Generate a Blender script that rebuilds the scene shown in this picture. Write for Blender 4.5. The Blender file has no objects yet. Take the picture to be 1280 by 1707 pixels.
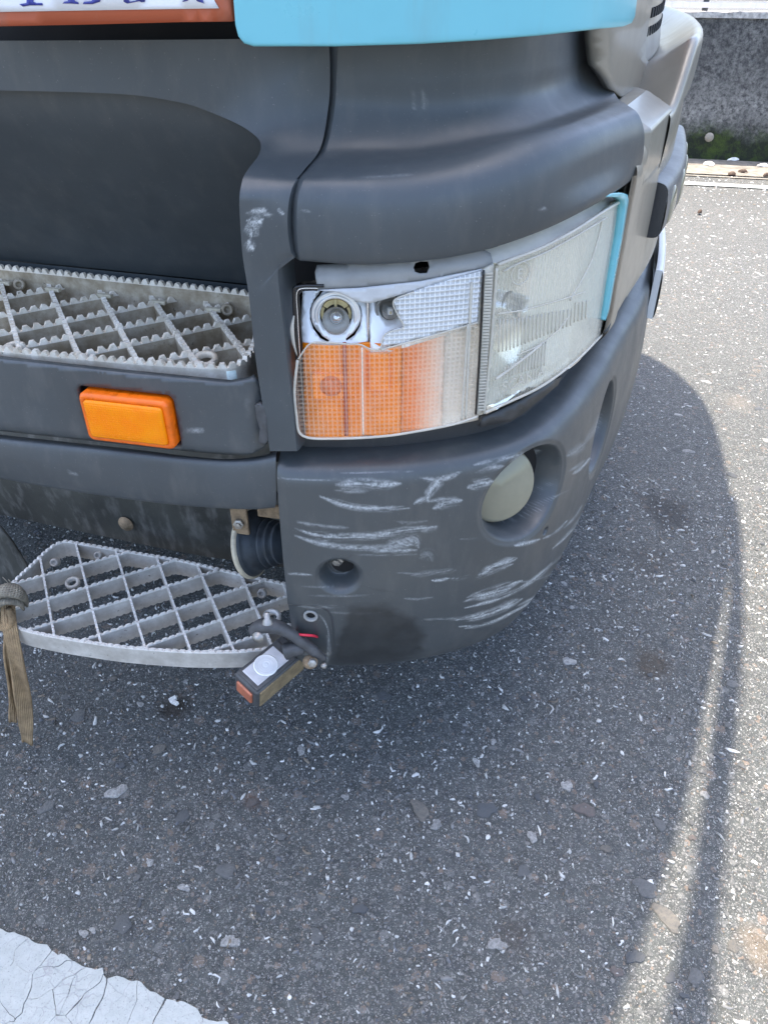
import bpy, bmesh, math, random
import numpy as np
from mathutils import Vector, Matrix
from mathutils.geometry import delaunay_2d_cdt

random.seed(7); rng = np.random.default_rng(7)
scn = bpy.context.scene
COL = scn.collection

# ------------------------------------------------------------------ camera
CAMH, PITCH, FPX = 1.3, math.radians(35.7), 1282.0
cam = bpy.data.cameras.new('camera'); camo = bpy.data.objects.new('camera', cam); COL.objects.link(camo)
camo.location = (0, 0, CAMH); camo.rotation_euler = (math.pi/2 - PITCH, 0, 0)
cam.sensor_fit = 'HORIZONTAL'; cam.sensor_width = 36; cam.lens = 36*FPX/1280; cam.clip_end = 500; cam.clip_start = .02
scn.camera = camo

# ------------------------------------------------------------------ sky and sun
SUN_EL = math.radians(76.3)
TOSUN = Vector((-.481*math.cos(SUN_EL), .877*math.cos(SUN_EL), math.sin(SUN_EL)))
w = bpy.data.worlds.new('World'); scn.world = w; w.use_nodes = True
wt = w.node_tree; bg = wt.nodes['Background']
sky = wt.nodes.new('ShaderNodeTexSky'); sky.sky_type = 'NISHITA'; sky.sun_disc = False
sky.sun_elevation = SUN_EL; sky.sun_rotation = math.atan2(-.481, .877)
sky.air_density = .9; sky.dust_density = 3.0; sky.ozone_density = .7
wt.links.new(sky.outputs[0], bg.inputs[0]); bg.inputs[1].default_value = 0.15
sl = bpy.data.lights.new('sun', 'SUN'); sl.energy = 2.7; sl.angle = math.radians(.53); sl.color = (1, .885, .73)
so = bpy.data.objects.new('sun', sl); COL.objects.link(so); so.location = (-1, 2, 6)
so.rotation_euler = (-TOSUN).to_track_quat('-Z', 'Y').to_euler()
scn.view_settings.view_transform = 'Standard'; scn.view_settings.look = 'None'
scn.view_settings.exposure = 2.08; scn.view_settings.gamma = 1

# ------------------------------------------------------------------ pixel -> place helpers
CAMP = np.array([0, 0, CAMH]); AX_R = np.array([1., 0, 0])
AX_U = np.array([0, math.sin(PITCH), math.cos(PITCH)]); AX_F = np.array([0, math.cos(PITCH), -math.sin(PITCH)])
def ray(px, py): return AX_F + AX_R*((px-640)/FPX) + AX_U*((853.5-py)/FPX)
def proj(P):
    d = np.asarray(P, float) - CAMP; z = d@AX_F
    return 640+FPX*(d@AX_R)/z, 853.5-FPX*(d@AX_U)/z
def onz(px, py, z):
    d = ray(px, py); return CAMP + d*((z-CAMH)/d[2])
def ony(px, py, y):
    d = ray(px, py); return CAMP + d*(y/d[1])
def cr(P, n):
    P = np.asarray(P, float); k = len(P)
    if k == 2: return P[0] + (P[1]-P[0])*np.linspace(0, 1, n)[:, None]
    d = np.maximum(np.linalg.norm(np.diff(P, axis=0), axis=1), 1e-9)
    t = np.concatenate([[0], np.cumsum(d**.5)]); m = np.zeros_like(P)
    m[0] = (P[1]-P[0])/(t[1]-t[0]); m[-1] = (P[-1]-P[-2])/(t[-1]-t[-2])
    for i in range(1, k-1):
        a = (P[i]-P[i-1])/(t[i]-t[i-1]); b = (P[i+1]-P[i])/(t[i+1]-t[i])
        m[i] = (a*(t[i+1]-t[i])+b*(t[i]-t[i-1]))/(t[i+1]-t[i-1])
    L = np.concatenate([[0], np.cumsum(d)]); q = np.interp(np.linspace(0, L[-1], n), L, t)
    j = np.clip(np.searchsorted(t, q, side='right')-1, 0, k-2); h = (t[j+1]-t[j])[:, None]; x = (q-t[j])[:, None]/h
    return (2*x**3-3*x**2+1)*P[j]+(x**3-2*x*x+x)*h*m[j]+(-2*x**3+3*x*x)*P[j+1]+(x**3-x*x)*h*m[j+1]
# plan outline of the cab at bumper level: side, rounded corner, bowed front, far corner
PLAN = [(-2.6,1.57),(-1.6,1.285),(-1.1,1.135),(-.7,1.012),(-.42,.928),(-.149,.875),(-.032,.871),(.049,.881),(.151,.913),(.226,.960),
        (.296,1.050),(.357,1.156),(.437,1.325),(.545,1.555),(.64,1.83),(.735,2.2),(.80,2.6),(.815,2.95),(.73,3.22),(.45,3.40),(-.2,3.55),(-1.8,3.95)]
PL = cr(PLAN, 6000)
SL = np.concatenate([[0], np.cumsum(np.linalg.norm(np.diff(PL, axis=0), axis=1))])
SL = SL - SL[np.argmin(np.abs(PL[:, 0]+.149)+10*(PL[:, 1] > 2))]
TG = np.gradient(PL, axis=0); TG /= np.linalg.norm(TG, axis=1)[:, None]; NM = np.stack([TG[:, 1], -TG[:, 0]], 1)
def C(s, z, d=0.0):
    s = np.asarray(s, float)
    x = np.interp(s, SL, PL[:, 0]); y = np.interp(s, SL, PL[:, 1]); nx = np.interp(s, SL, NM[:, 0]); ny = np.interp(s, SL, NM[:, 1])
    return np.stack([x+nx*d, y+ny*d, np.broadcast_to(np.asarray(z, float), np.shape(x))], -1)
def frame(s, z, d=0.0):
    nx = float(np.interp(s, SL, NM[:, 0])); ny = float(np.interp(s, SL, NM[:, 1]))
    return Vector(C(s, z, d)), Vector((-ny, nx, 0)), Vector((nx, ny, 0)), Vector((0, 0, 1))
_az = {}
def hit(px, py, d=0.0):
    "where the sight line through a pixel meets the cab outline offset outward by d -> s, z"
    key = round(d, 5)
    if key not in _az:
        Q = PL+NM*d; az = np.arctan2(Q[:, 0], Q[:, 1]); m = int(np.argmax(np.where(SL < 2.2, az, -9)))
        az = np.maximum.accumulate(az[:m+1]); _az[key] = (az, SL[:m+1], np.hypot(Q[:m+1, 0], Q[:m+1, 1]))
    az, sl_, rr = _az[key]; px = np.asarray(px, float); py = np.asarray(py, float)
    rx = (px-640)/FPX; u = (853.5-py)/FPX; ry = math.cos(PITCH)+u*math.sin(PITCH); rz = -math.sin(PITCH)+u*math.cos(PITCH)
    a = np.arctan2(rx, ry); s = np.interp(a, az, sl_); r = np.interp(a, az, rr)
    return s, CAMH + r*rz/np.hypot(rx, ry)
def H(px, py, d=0.0):
    s, z = hit(px, py, d); return C(s, z, d)
def hrow(pts, d=None): return np.array([H(p[0], p[1], p[2] if len(p) > 2 else d) for p in pts])

# ------------------------------------------------------------------ material helpers
def newmat(name):
    m = bpy.data.materials.new(name); m.use_nodes = True
    nt = m.node_tree; b = nt.nodes['Principled BSDF']; return m, nt, b
class G:
    def __init__(s, nt): s.nt = nt; s.tc = None
    def n(s, typ, ins=None, **kw):
        x = s.nt.nodes.new(typ)
        for k, v in kw.items(): setattr(x, k, v)
        for k, v in (ins or {}).items(): s.set(x.inputs[k], v)
        return x
    def set(s, sock, v):
        if hasattr(v, 'is_linked') or isinstance(v, bpy.types.NodeSocket): s.nt.links.new(v, sock)
        elif isinstance(v, (tuple, list)) and len(v) == 3 and sock.type == 'RGBA': sock.default_value = (*v, 1)
        else: sock.default_value = v
    def coord(s, which='Object'):
        if s.tc is None: s.tc = s.n('ShaderNodeTexCoord')
        return s.tc.outputs[which]
    def map(s, vec, scale=(1, 1, 1), loc=(0, 0, 0), rot=(0, 0, 0)):
        return s.n('ShaderNodeMapping', {'Vector': vec, 'Scale': scale, 'Location': loc, 'Rotation': rot}).outputs[0]
    def noise(s, scale, detail=4, rough=.55, vec=None, dist=0.0, out=0):
        return s.n('ShaderNodeTexNoise', {'Vector': vec if vec is not None else s.coord(), 'Scale': scale, 'Detail': detail, 'Roughness': rough, 'Distortion': dist}).outputs[out]
    def vor(s, scale, vec=None, out='Distance', feature='F1', rand=1.0):
        return s.n('ShaderNodeTexVoronoi', {'Vector': vec if vec is not None else s.coord(), 'Scale': scale, 'Randomness': rand}, feature=feature).outputs[out]
    def ramp(s, fac, stops, interp='LINEAR'):
        r = s.n('ShaderNodeValToRGB', {'Fac': fac}); cr_ = r.color_ramp; cr_.interpolation = interp
        while len(cr_.elements) < len(stops): cr_.elements.new(.5)
        for e, (p, c) in zip(cr_.elements, stops):
            e.position = p; e.color = (c, c, c, 1) if not isinstance(c, (tuple, list)) else (*c, 1)
        return r.outputs[0]
    def mix(s, f, a, b, mode='MIX'):
        x = s.n('ShaderNodeMix', data_type='RGBA', blend_type=mode)
        s.set(x.inputs[0], f); s.set(x.inputs[6], a); s.set(x.inputs[7], b); return x.outputs[2]
    def math(s, op, a, b=0.0, clamp=False):
        x = s.n('ShaderNodeMath', operation=op, use_clamp=clamp); s.set(x.inputs[0], a); s.set(x.inputs[1], b); return x.outputs[0]
    def attr(s, name, out='Fac'): return s.n('ShaderNodeAttribute', attribute_name=name).outputs[out]
    def bump(s, h, strength=.2, dist=.001, normal=None):
        x = s.n('ShaderNodeBump', {'Height': h, 'Strength': strength, 'Distance': dist})
        if normal is not None: s.set(x.inputs['Normal'], normal)
        return x.outputs[0]
def mul(c, k): return tuple(v*k for v in c)

def plastic(name, col, rough=.42, var=.25, dust=.25, grain=.12, scuff=False, spec=.75):
    m, nt, b = newmat(name); g = G(nt)
    n1 = g.noise(5, 5, .6); n2 = g.noise(38, 5, .6, vec=g.map(g.coord(), (1, 1, .35)))
    c = g.mix(g.ramp(n1, [(.3, 0), (.7, 1)]), mul(col, 1-var), mul(col, 1+var))
    c = g.mix(g.math('MULTIPLY', g.ramp(n2, [(.5, 0), (.78, 1)]), dust), c, (.16, .155, .145))
    sp = g.noise(420, 2, .5)
    c = g.mix(g.math('MULTIPLY', g.ramp(sp, [(.70, 0), (.76, 1)]), .5), c, (.22, .22, .21))
    r = g.ramp(g.noise(11, 5, .65), [(.25, rough-.08), (.75, rough+.14)])
    if scuff:
        a = g.attr('scuff'); br = g.noise(260, 4, .75); br2 = g.noise(900, 2, .6)
        k = g.math('MULTIPLY', a, g.ramp(g.math('ADD', br, g.math('MULTIPLY', g.math('SUBTRACT', br2, .5), .8)), [(.30, .12), (.70, 1)]))
        k = g.math('MULTIPLY', k, .78, clamp=True)
        c = g.mix(k, c, g.mix(g.noise(60, 3), (.42, .44, .45), (.62, .64, .63)))
        sm = g.attr('smear'); c = g.mix(g.math('MULTIPLY', sm, g.ramp(g.noise(30, 4, .6), [(.25, .6), (.6, 1)])), c, mul(col, .38))
        r = g.mix(k, r, (.8, .8, .8))
    g.set(b.inputs['Base Color'], c); g.set(b.inputs['Roughness'], r); b.inputs['Specular IOR Level'].default_value = spec
    g.set(b.inputs['Normal'], g.bump(g.noise(1100, 2, .5), grain, .0006, g.bump(g.noise(14, 3, .5), .05, .004)))
    return m
def paint(name, col, rough=.3, dirt=.25, metallic=0.0, coat=.3):
    m, nt, b = newmat(name); g = G(nt)
    n = g.noise(9, 6, .65); st = g.noise(30, 5, .6, vec=g.map(g.coord(), (1, 1, .15)))
    c = g.mix(g.math('MULTIPLY', g.ramp(n, [(.45, 0), (.75, 1)]), dirt), col, mul(col, .72))
    c = g.mix(g.math('MULTIPLY', g.ramp(st, [(.55, 0), (.8, 1)]), dirt), c, (.2, .18, .15))
    g.set(b.inputs['Base Color'], c); b.inputs['Metallic'].default_value = metallic
    g.set(b.inputs['Roughness'], g.ramp(n, [(.2, rough*.8), (.8, rough*1.4)])); b.inputs['Coat Weight'].default_value = coat; b.inputs['Coat Roughness'].default_value = .12
    g.set(b.inputs['Normal'], g.bump(g.noise(10, 3), .08, .004))
    return m
def plain(name, col, rough=.5, metallic=0.0, var=.2, scale=40, bump=.1):
    m, nt, b = newmat(name); g = G(nt)
    n = g.noise(scale, 5, .6)
    g.set(b.inputs['Base Color'], g.mix(g.ramp(n, [(.3, 0), (.7, 1)]), mul(col, 1-var), mul(col, 1+var)))
    g.set(b.inputs['Roughness'], g.ramp(n, [(.2, max(.02, rough-.07)), (.8, rough+.12)])); b.inputs['Metallic'].default_value = metallic
    g.set(b.inputs['Normal'], g.bump(g.noise(scale*6, 3), bump, .001))
    return m
def alu(name, lo, hi, grime, gamount=.5, rough=.5, metallic=.35):
    m, nt, b = newmat(name); g = G(nt)
    n = g.noise(22, 6, .65); n2 = g.noise(70, 6, .7); n3 = g.noise(160, 3, .6)
    c = g.mix(g.ramp(n2, [(.35, 0), (.65, 1)]), lo, hi)
    c = g.mix(g.math('MULTIPLY', g.ramp(n, [(.38, 0), (.62, 1)]), gamount), c, grime)
    c = g.mix(g.math('MULTIPLY', g.ramp(n3, [(.66, 0), (.72, 1)]), .7), c, mul(grime, .35))
    g.set(b.inputs['Base Color'], c); b.inputs['Metallic'].default_value = metallic
    g.set(b.inputs['Roughness'], g.ramp(n2, [(.2, rough-.1), (.8, rough+.2)]))
    g.set(b.inputs['Normal'], g.bump(n2, .25, .0012))
    return m
def lens(name, tint, body, opac, rough=.1, grid=None, bump=.5, line=.3, dirty=.2, refl=.8):
    m, nt, b = newmat(name); g = G(nt)
    g.set(b.inputs['Base Color'], body); b.inputs['Roughness'].default_value = rough; b.inputs['IOR'].default_value = 1.5
    tr = g.n('ShaderNodeBsdfTransparent', {'Color': (*tint, 1)})
    uv = g.n('ShaderNodeUVMap').outputs[0]
    fac = opac
    dirt = g.ramp(g.noise(45, 5, .65), [(.35, 0), (.8, dirty)])
    if grid:
        sep = g.n('ShaderNodeSeparateXYZ', {'Vector': uv})
        fx = g.math('SINE', g.math('MULTIPLY', sep.outputs[0], 2*math.pi/grid[0])) if grid[0] else None
        fy = g.math('SINE', g.math('MULTIPLY', sep.outputs[1], 2*math.pi/grid[1])) if grid[1] else None
        hgt = g.math('ADD', fx, fy) if fx is not None and fy is not None else (fx if fx is not None else fy)
        nrm = g.bump(hgt, bump, .0016); g.set(b.inputs['Normal'], nrm)
        gx = None
        for f_ in (fx, fy):
            if f_ is None: continue
            e_ = g.ramp(g.math('MULTIPLY', g.math('ADD', f_, 1.0), .5), [(.70, 0), (.97, line)])
            gx = e_ if gx is None else g.math('MAXIMUM', gx, e_)
        fac = g.math('ADD', opac, gx)
    fr = g.n('ShaderNodeFresnel', {'IOR': 1.45}).outputs[0]
    fac = g.math('ADD', g.math('ADD', fac, dirt), g.math('MULTIPLY', fr, refl), clamp=True)
    mx = g.n('ShaderNodeMixShader'); g.set(mx.inputs[0], fac); g.set(mx.inputs[1], tr.outputs[0]); g.set(mx.inputs[2], b.outputs[0])
    g.set(nt.nodes['Material Output'].inputs[0], mx.outputs[0])
    return m

MAT = {}
MAT['bumper'] = plastic('bumper grey plastic', (.050, .057, .060), .38, .12, .22, .12, scuff=True)
MAT['plastic'] = plastic('charcoal plastic', (.044, .054, .061), .42, .14, .18, .10, scuff=True)
MAT['skirt'] = plastic('faded skirt plastic', (.050, .059, .065), .45, .18, .30, .15, scuff=True)
MAT['dark'] = plastic('dark trim plastic', (.022, .024, .027), .5, .25, .2)
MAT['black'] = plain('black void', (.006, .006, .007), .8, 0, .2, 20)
MAT['gloss_black'] = plain('gloss black housing', (.012, .012, .013), .18, 0, .3, 60)
MAT['cyan'] = paint('light blue paint', (.165, .50, .575), .28, .18)
MAT['orange'] = paint('orange red paint', (.42, .085, .03), .4, .3)
MAT['sign_white'] = paint('white sign paint', (.78, .78, .80), .4, .1)
MAT['sign_blue'] = plain('blue letter paint', (.035, .045, .26), .45, 0, .15)
MAT['beige'] = paint('beige silver paint', (.265, .238, .19), .36, .3, .1)
MAT['silver'] = paint('silver paint', (.235, .222, .185), .38, .25, .15)
MAT['chrome'] = plain('bright reflector', (.90, .91, .92), .10, .85, .03, 30, .02)
MAT['white_reflector'] = plain('pale reflector', (.95, .955, .95), .32, .35, .03, 30, .05)
MAT['mirror'] = plain('headlamp mirror', (.93, .94, .95), .04, 1.0, .02, 30, .0)
MAT['amber'] = plain('amber plastic', (1.0, .27, .0), .35, 0, .10, 30, .05)
MAT['amber_red'] = plain('reddish amber plastic', (.90, .17, .03), .35, 0, .2, 25, .05)
MAT['warm_white'] = plain('warm white reflector', (.95, .88, .78), .35, .05, .10, 25, .05)
MAT['marker'] = None
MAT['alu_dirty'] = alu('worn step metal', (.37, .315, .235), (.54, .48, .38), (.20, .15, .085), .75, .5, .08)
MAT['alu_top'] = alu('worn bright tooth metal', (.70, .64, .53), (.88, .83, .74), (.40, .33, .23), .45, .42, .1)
MAT['alu_rim'] = alu('scraped rim metal', (.62, .56, .46), (.82, .77, .68), (.36, .28, .18), .55, .45, .1)
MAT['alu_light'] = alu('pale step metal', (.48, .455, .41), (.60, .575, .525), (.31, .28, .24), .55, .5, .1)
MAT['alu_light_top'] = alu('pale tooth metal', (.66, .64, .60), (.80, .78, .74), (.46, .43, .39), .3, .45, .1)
MAT['steel'] = plain('dull bolt steel', (.36, .35, .33), .45, .8, .3, 120)
MAT['rust'] = plain('rusty bracket', (.26, .19, .12), .8, .1, .4, 80, .4)
MAT['undercoat'] = plastic('grimy undercoat', (.036, .037, .031), .6, .7, 1.0, .4)
MAT['rubber'] = plain('grey black rubber', (.062, .064, .067), .5, 0, .35, 60, .25)
MAT['horn'] = plain('dusty horn body', (.035, .045, .055), .5, .1, .4, 40, .2)
MAT['cream'] = plain('yellowed rim', (.50, .45, .34), .5, 0, .25, 60)
MAT['mud'] = plain('mud caked housing', (.20, .155, .09), .85, 0, .35, 70, .6)
MAT['wire_red'] = plain('red wire', (.55, .02, .05), .4, 0, .1)
MAT['fog'] = plain('yellowed fog lamp', (.25, .235, .17), .08, .1, .12, 12, .03)
MAT['bulbholder'] = plain('cream bulb holder', (.62, .52, .27), .5, 0, .15)
MAT['glass'] = lens('bulb glass', (.95, .95, .93), (.7, .7, .68), .12, .03)
MAT['lens_clear'] = lens('prismed clear lens', (.99, .99, .99), (.86, .87, .87), .42, .1, (.0062, .0062), .5, .35)
MAT['lens_amber'] = lens('prismed lens over amber', (.995, .99, .98), (1.0, .86, .70), .0, .2, (.0062, .0062), .2, .14, .05, .35)
MAT['lens_head'] = lens('ribbed headlamp glass', (.99, .988, .975), (.95, .91, .80), .09, .08, (.0052, 0), .30, .15, .10)
MAT['frosted'] = lens('frosted lens rim', (.9, .9, .9), (.62, .63, .64), .72, .3)
MAT['lens_rim'] = lens('pale lens rim', (.9, .9, .87), (.74, .70, .61), .5, .15)
MAT['filler'] = plain('yellowed lamp top', (.86, .80, .69), .3, 0, .15, 18)
MAT['grey_trim'] = plain('grey lamp flange', (.27, .272, .265), .5, 0, .12, 30)

def marker_mat():
    m, nt, b = newmat('amber marker lens'); g = G(nt)
    uv = g.n('ShaderNodeUVMap').outputs[0]; sep = g.n('ShaderNodeSeparateXYZ', {'Vector': uv})
    h = g.math('ADD', g.math('SINE', g.math('MULTIPLY', sep.outputs[0], 2*math.pi/.0034)), g.math('SINE', g.math('MULTIPLY', sep.outputs[1], 2*math.pi/.0034)))
    c = g.mix(g.ramp(g.noise(26, 4, .6), [(.3, 0), (.7, 1)]), (1.0, .23, .0), (1.0, .31, .0))
    g.set(b.inputs['Base Color'], c); b.inputs['Roughness'].default_value = .16
    b.inputs['Subsurface Weight'].default_value = .25; b.inputs['Subsurface Scale'].default_value = .01; b.inputs['Subsurface Radius'].default_value = (1, .4, .05)
    b.inputs['Specular IOR Level'].default_value = .3
    g.set(b.inputs['Normal'], g.bump(h, .22, .0008, g.bump(g.noise(300, 3), .1, .0005)))
    return m
MAT['marker'] = marker_mat()
MAT['marker_edge'] = plain('amber marker bezel', (.85, .15, .004), .28, 0, .2, 60)

# ------------------------------------------------------------------ mesh helpers
def mk(name, V, F, mat, parent=None, smooth=True, uv=None, solid=0.0, off=-1.0, bevel=0.0, mats=None, fmat=None):
    me = bpy.data.meshes.new(name); me.from_pydata([tuple(map(float, v)) for v in V], [], [tuple(map(int, f)) for f in F]); 
    for m_ in (mats or [mat]): me.materials.append(MAT[m_] if isinstance(m_, str) else m_)
    if fmat is not None: me.polygons.foreach_set('material_index', np.asarray(fmat, dtype=np.int32))
    if uv is not None:
        l = me.uv_layers.new(name='UVMap'); vi = np.zeros(len(me.loops), dtype=np.int32); me.loops.foreach_get('vertex_index', vi)
        l.data.foreach_set('uv', np.asarray(uv, dtype=np.float32)[vi].ravel())
    me.validate(); me.update()
    if smooth: me.polygons.foreach_set('use_smooth', [True]*len(me.polygons))
    o = bpy.data.objects.new(name, me); COL.objects.link(o)
    if solid:
        md = o.modifiers.new('solid', 'SOLIDIFY'); md.thickness = solid; md.offset = off
    if bevel:
        md = o.modifiers.new('bevel', 'BEVEL'); md.width = bevel; md.segments = 3; md.limit_method = 'ANGLE'; md.angle_limit = math.radians(40)
    if parent is not None: setparent(o, parent)
    return o
def setparent(o, p):
    o.parent = p
    if p.type == 'EMPTY': o.matrix_parent_inverse = Matrix.Translation(-Vector(p.location))
def gridfaces(nu, nv, closed=False):
    F = []
    for j in range(nv-1):
        for i in range(nu if closed else nu-1):
            a = j*nu+i; b_ = j*nu+(i+1) % nu; F.append((a, b_, b_+nu, a+nu))
    return F
def loft(rows, nu, nv, lin=False):
    R = np.array([cr(r, nu) for r in rows])
    if lin:
        t = np.linspace(0, len(rows)-1, nv); j = np.clip(t.astype(int), 0, len(rows)-2); f = (t-j)[:, None, None]
        return R[j]*(1-f)+R[j+1]*f
    return np.stack([cr(R[:, i], nv) for i in range(nu)], 1)
def grid_uv(Gd):
    u = np.concatenate([np.zeros((Gd.shape[0], 1)), np.cumsum(np.linalg.norm(np.diff(Gd, axis=1), axis=2), axis=1)], 1)
    v = np.concatenate([np.zeros((1, Gd.shape[1])), np.cumsum(np.linalg.norm(np.diff(Gd, axis=0), axis=2), axis=0)], 0)
    return np.stack([u, v], -1).reshape(-1, 2)
def mkgrid(name, Gd, mat, parent, flip=False, **kw):
    nv, nu = Gd.shape[:2]; F = gridfaces(nu, nv)
    if flip: F = [f[::-1] for f in F]
    return mk(name, Gd.reshape(-1, 3), F, mat, parent, uv=grid_uv(Gd), **kw)
def inpoly(P, poly):
    poly = np.asarray(poly, float); x, y = P[:, 0], P[:, 1]; ins = np.zeros(len(P), bool); j = len(poly)-1
    for i in range(len(poly)):
        xi, yi = poly[i]; xj, yj = poly[j]
        if yi != yj: ins ^= ((yi > y) != (yj > y)) & (x < (xj-xi)*(y-yi)/(yj-yi)+xi)
        j = i
    return ins
def dens(poly, step):
    poly = np.asarray(poly, float); out = []
    for a, b_ in zip(poly, np.roll(poly, -1, axis=0)):
        n = max(1, int(np.linalg.norm(b_-a)/step))
        for k in range(n): out.append(a+(b_-a)*k/n)
    return np.array(out)
def tri(poly, step, holes=()):
    B = dens(poly, step); pts = [B]; E_ = [(i, (i+1) % len(B)) for i in range(len(B))]; n = len(B)
    for h in holes:
        hb = dens(h, step); pts.append(hb); E_ += [(n+i, n+(i+1) % len(hb)) for i in range(len(hb))]; n += len(hb)
    lo = B.min(0); hi = B.max(0)
    gx, gy = np.meshgrid(np.arange(lo[0]+step*.5, hi[0], step), np.arange(lo[1]+step*.5, hi[1], step*.87)); gx[1::2] += step*.5
    g_ = np.stack([gx.ravel(), gy.ravel()], 1); keep = inpoly(g_, B)
    for h in holes: keep &= ~inpoly(g_, h)
    allb = np.concatenate(pts)
    if len(g_): keep &= np.min(np.linalg.norm(g_[:, None]-allb[None], axis=2), axis=1) > step*.45
    P = np.concatenate(pts+[g_[keep]])
    r = delaunay_2d_cdt([Vector(p) for p in P], E_, [list(range(len(B)))], 1, 1e-6)
    V = np.array([tuple(v) for v in r[0]]); F = [tuple(f) for f in r[2]]
    if holes:
        cen = np.array([V[list(f)].mean(0) for f in F]); bad = np.zeros(len(F), bool)
        for h in holes: bad |= inpoly(cen, h)
        F = [f for f, x in zip(F, bad) if not x]
    return V, F
def patch(name, poly, d, mat, parent, step=14, holes=(), disp=None, sz=False, **kw):
    """panel cut to an outline; outline in pixels laid on the cab outline offset d (or directly in s,z)"""
    V, F = tri(poly, step, holes)
    if sz: s, z = V[:, 0], V[:, 1]
    else: s, z = hit(V[:, 0], V[:, 1], d)
    dd = d + (disp(V[:, 0], V[:, 1]) if disp else 0)
    P = C(s, z, dd)
    if len(F):
        a, b_, c_ = (P[i] for i in F[0][:3]); nrm = np.cross(b_-a, c_-a); nx = np.interp(s[F[0][0]], SL, NM[:, 0]); ny = np.interp(s[F[0][0]], SL, NM[:, 1])
        if nrm[0]*nx+nrm[1]*ny < 0: F = [f[::-1] for f in F]
    return mk(name, P, F, mat, parent, uv=np.stack([s, z], 1), **kw)
def rrect(x0, y0, x1, y1, r, n=5):
    out = []
    for cx, cy, a0 in ((x1-r, y1-r, 0), (x0+r, y1-r, 90), (x0+r, y0+r, 180), (x1-r, y0+r, 270)):
        for k in range(n+1):
            a = math.radians(a0+90*k/n); out.append((cx+r*math.cos(a), cy+r*math.sin(a)))
    return out
def basis(ax):
    ax = Vector(ax).normalized(); u = ax.cross(Vector((0, 0, 1)))
    if u.length < 1e-3: u = Vector((1, 0, 0))
    u.normalize(); return u, ax.cross(u).normalized(), ax
def lathe(name, prof, o, ax, mat, parent, n=40, **kw):
    u, v, a = basis(ax); o = Vector(o); V = []
    for r, h in prof:
        for k in range(n):
            t = 2*math.pi*k/n; V.append(o+a*h+(u*math.cos(t)+v*math.sin(t))*max(r, 1e-5))
    F = gridfaces(n, len(prof), True)
    return mk(name, V, F, mat, parent, **kw)
def tube(name, pts, rad, mat, parent, n=10, m=None, flat=1.0, **kw):
    P = cr(pts, m or max(8, len(pts)*5)); V = []; k = len(P); rr = np.interp(np.linspace(0, 1, k), np.linspace(0, 1, len(np.atleast_1d(rad))), np.atleast_1d(rad))
    T = np.gradient(P, axis=0); pu = None
    for i in range(k):
        t = Vector(T[i]).normalized()
        if pu is None: pu = basis(t)[0]
        pu = (pu - t*pu.dot(t)).normalized(); pv = t.cross(pu)
        for j in range(n):
            a = 2*math.pi*j/n; V.append(Vector(P[i])+(pu*math.cos(a)+pv*math.sin(a)*flat)*rr[i])
    F = gridfaces(n, k, True)+[tuple(range(n))[::-1], tuple(range((k-1)*n, k*n))]
    ll = np.concatenate([[0], np.cumsum(np.linalg.norm(np.diff(P, axis=0), axis=1))])
    return mk(name, V, F, mat, parent, uv=[(abs(j-n/2)/n*2*math.pi*.015, ll[i]) for i in range(k) for j in range(n)], **kw)
def boxm(name, o, ax, half, mat, parent, bevel=.003, **kw):
    o = Vector(o); a, b_, c_ = [Vector(x).normalized()*h for x, h in zip(ax, half)]
    V = [o+a*i+b_*j+c_*k for i in (-1, 1) for j in (-1, 1) for k in (-1, 1)]
    F = [(0, 1, 3, 2), (4, 6, 7, 5), (0, 4, 5, 1), (2, 3, 7, 6), (0, 2, 6, 4), (1, 5, 7, 3)]
    if a.cross(b_).dot(c_) < 0: F = [f[::-1] for f in F]
    return mk(name, V, F, mat, parent, smooth=False, bevel=bevel, **kw)
def thing(name, label, cat, loc=(0, 0, 0), group=None):
    o = bpy.data.objects.new(name, None); COL.objects.link(o); o.location = loc; o.empty_display_size = .1
    tag(o, label, cat, group); return o
def tag(o, label, cat, group=None):
    o['label'] = label; o['category'] = cat
    if group: o['group'] = group
    return o
def struct(o): o['kind'] = 'structure'; return o
def vnoise(x, y, seed=0):
    xi = np.floor(x).astype(np.int64); yi = np.floor(y).astype(np.int64); fx = x-xi; fy = y-yi; fx = fx*fx*(3-2*fx); fy = fy*fy*(3-2*fy)
    def h(a, b_):
        q = (a*374761393+b_*668265263+seed*1442695) & 0xffffffff; q = ((q ^ (q >> 13))*1274126177) & 0xffffffff
        return ((q ^ (q >> 16)) & 0xffff)/65535.
    return (h(xi, yi)*(1-fx)+h(xi+1, yi)*fx)*(1-fy)+(h(xi, yi+1)*(1-fx)+h(xi+1, yi+1)*fx)*fy
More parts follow.
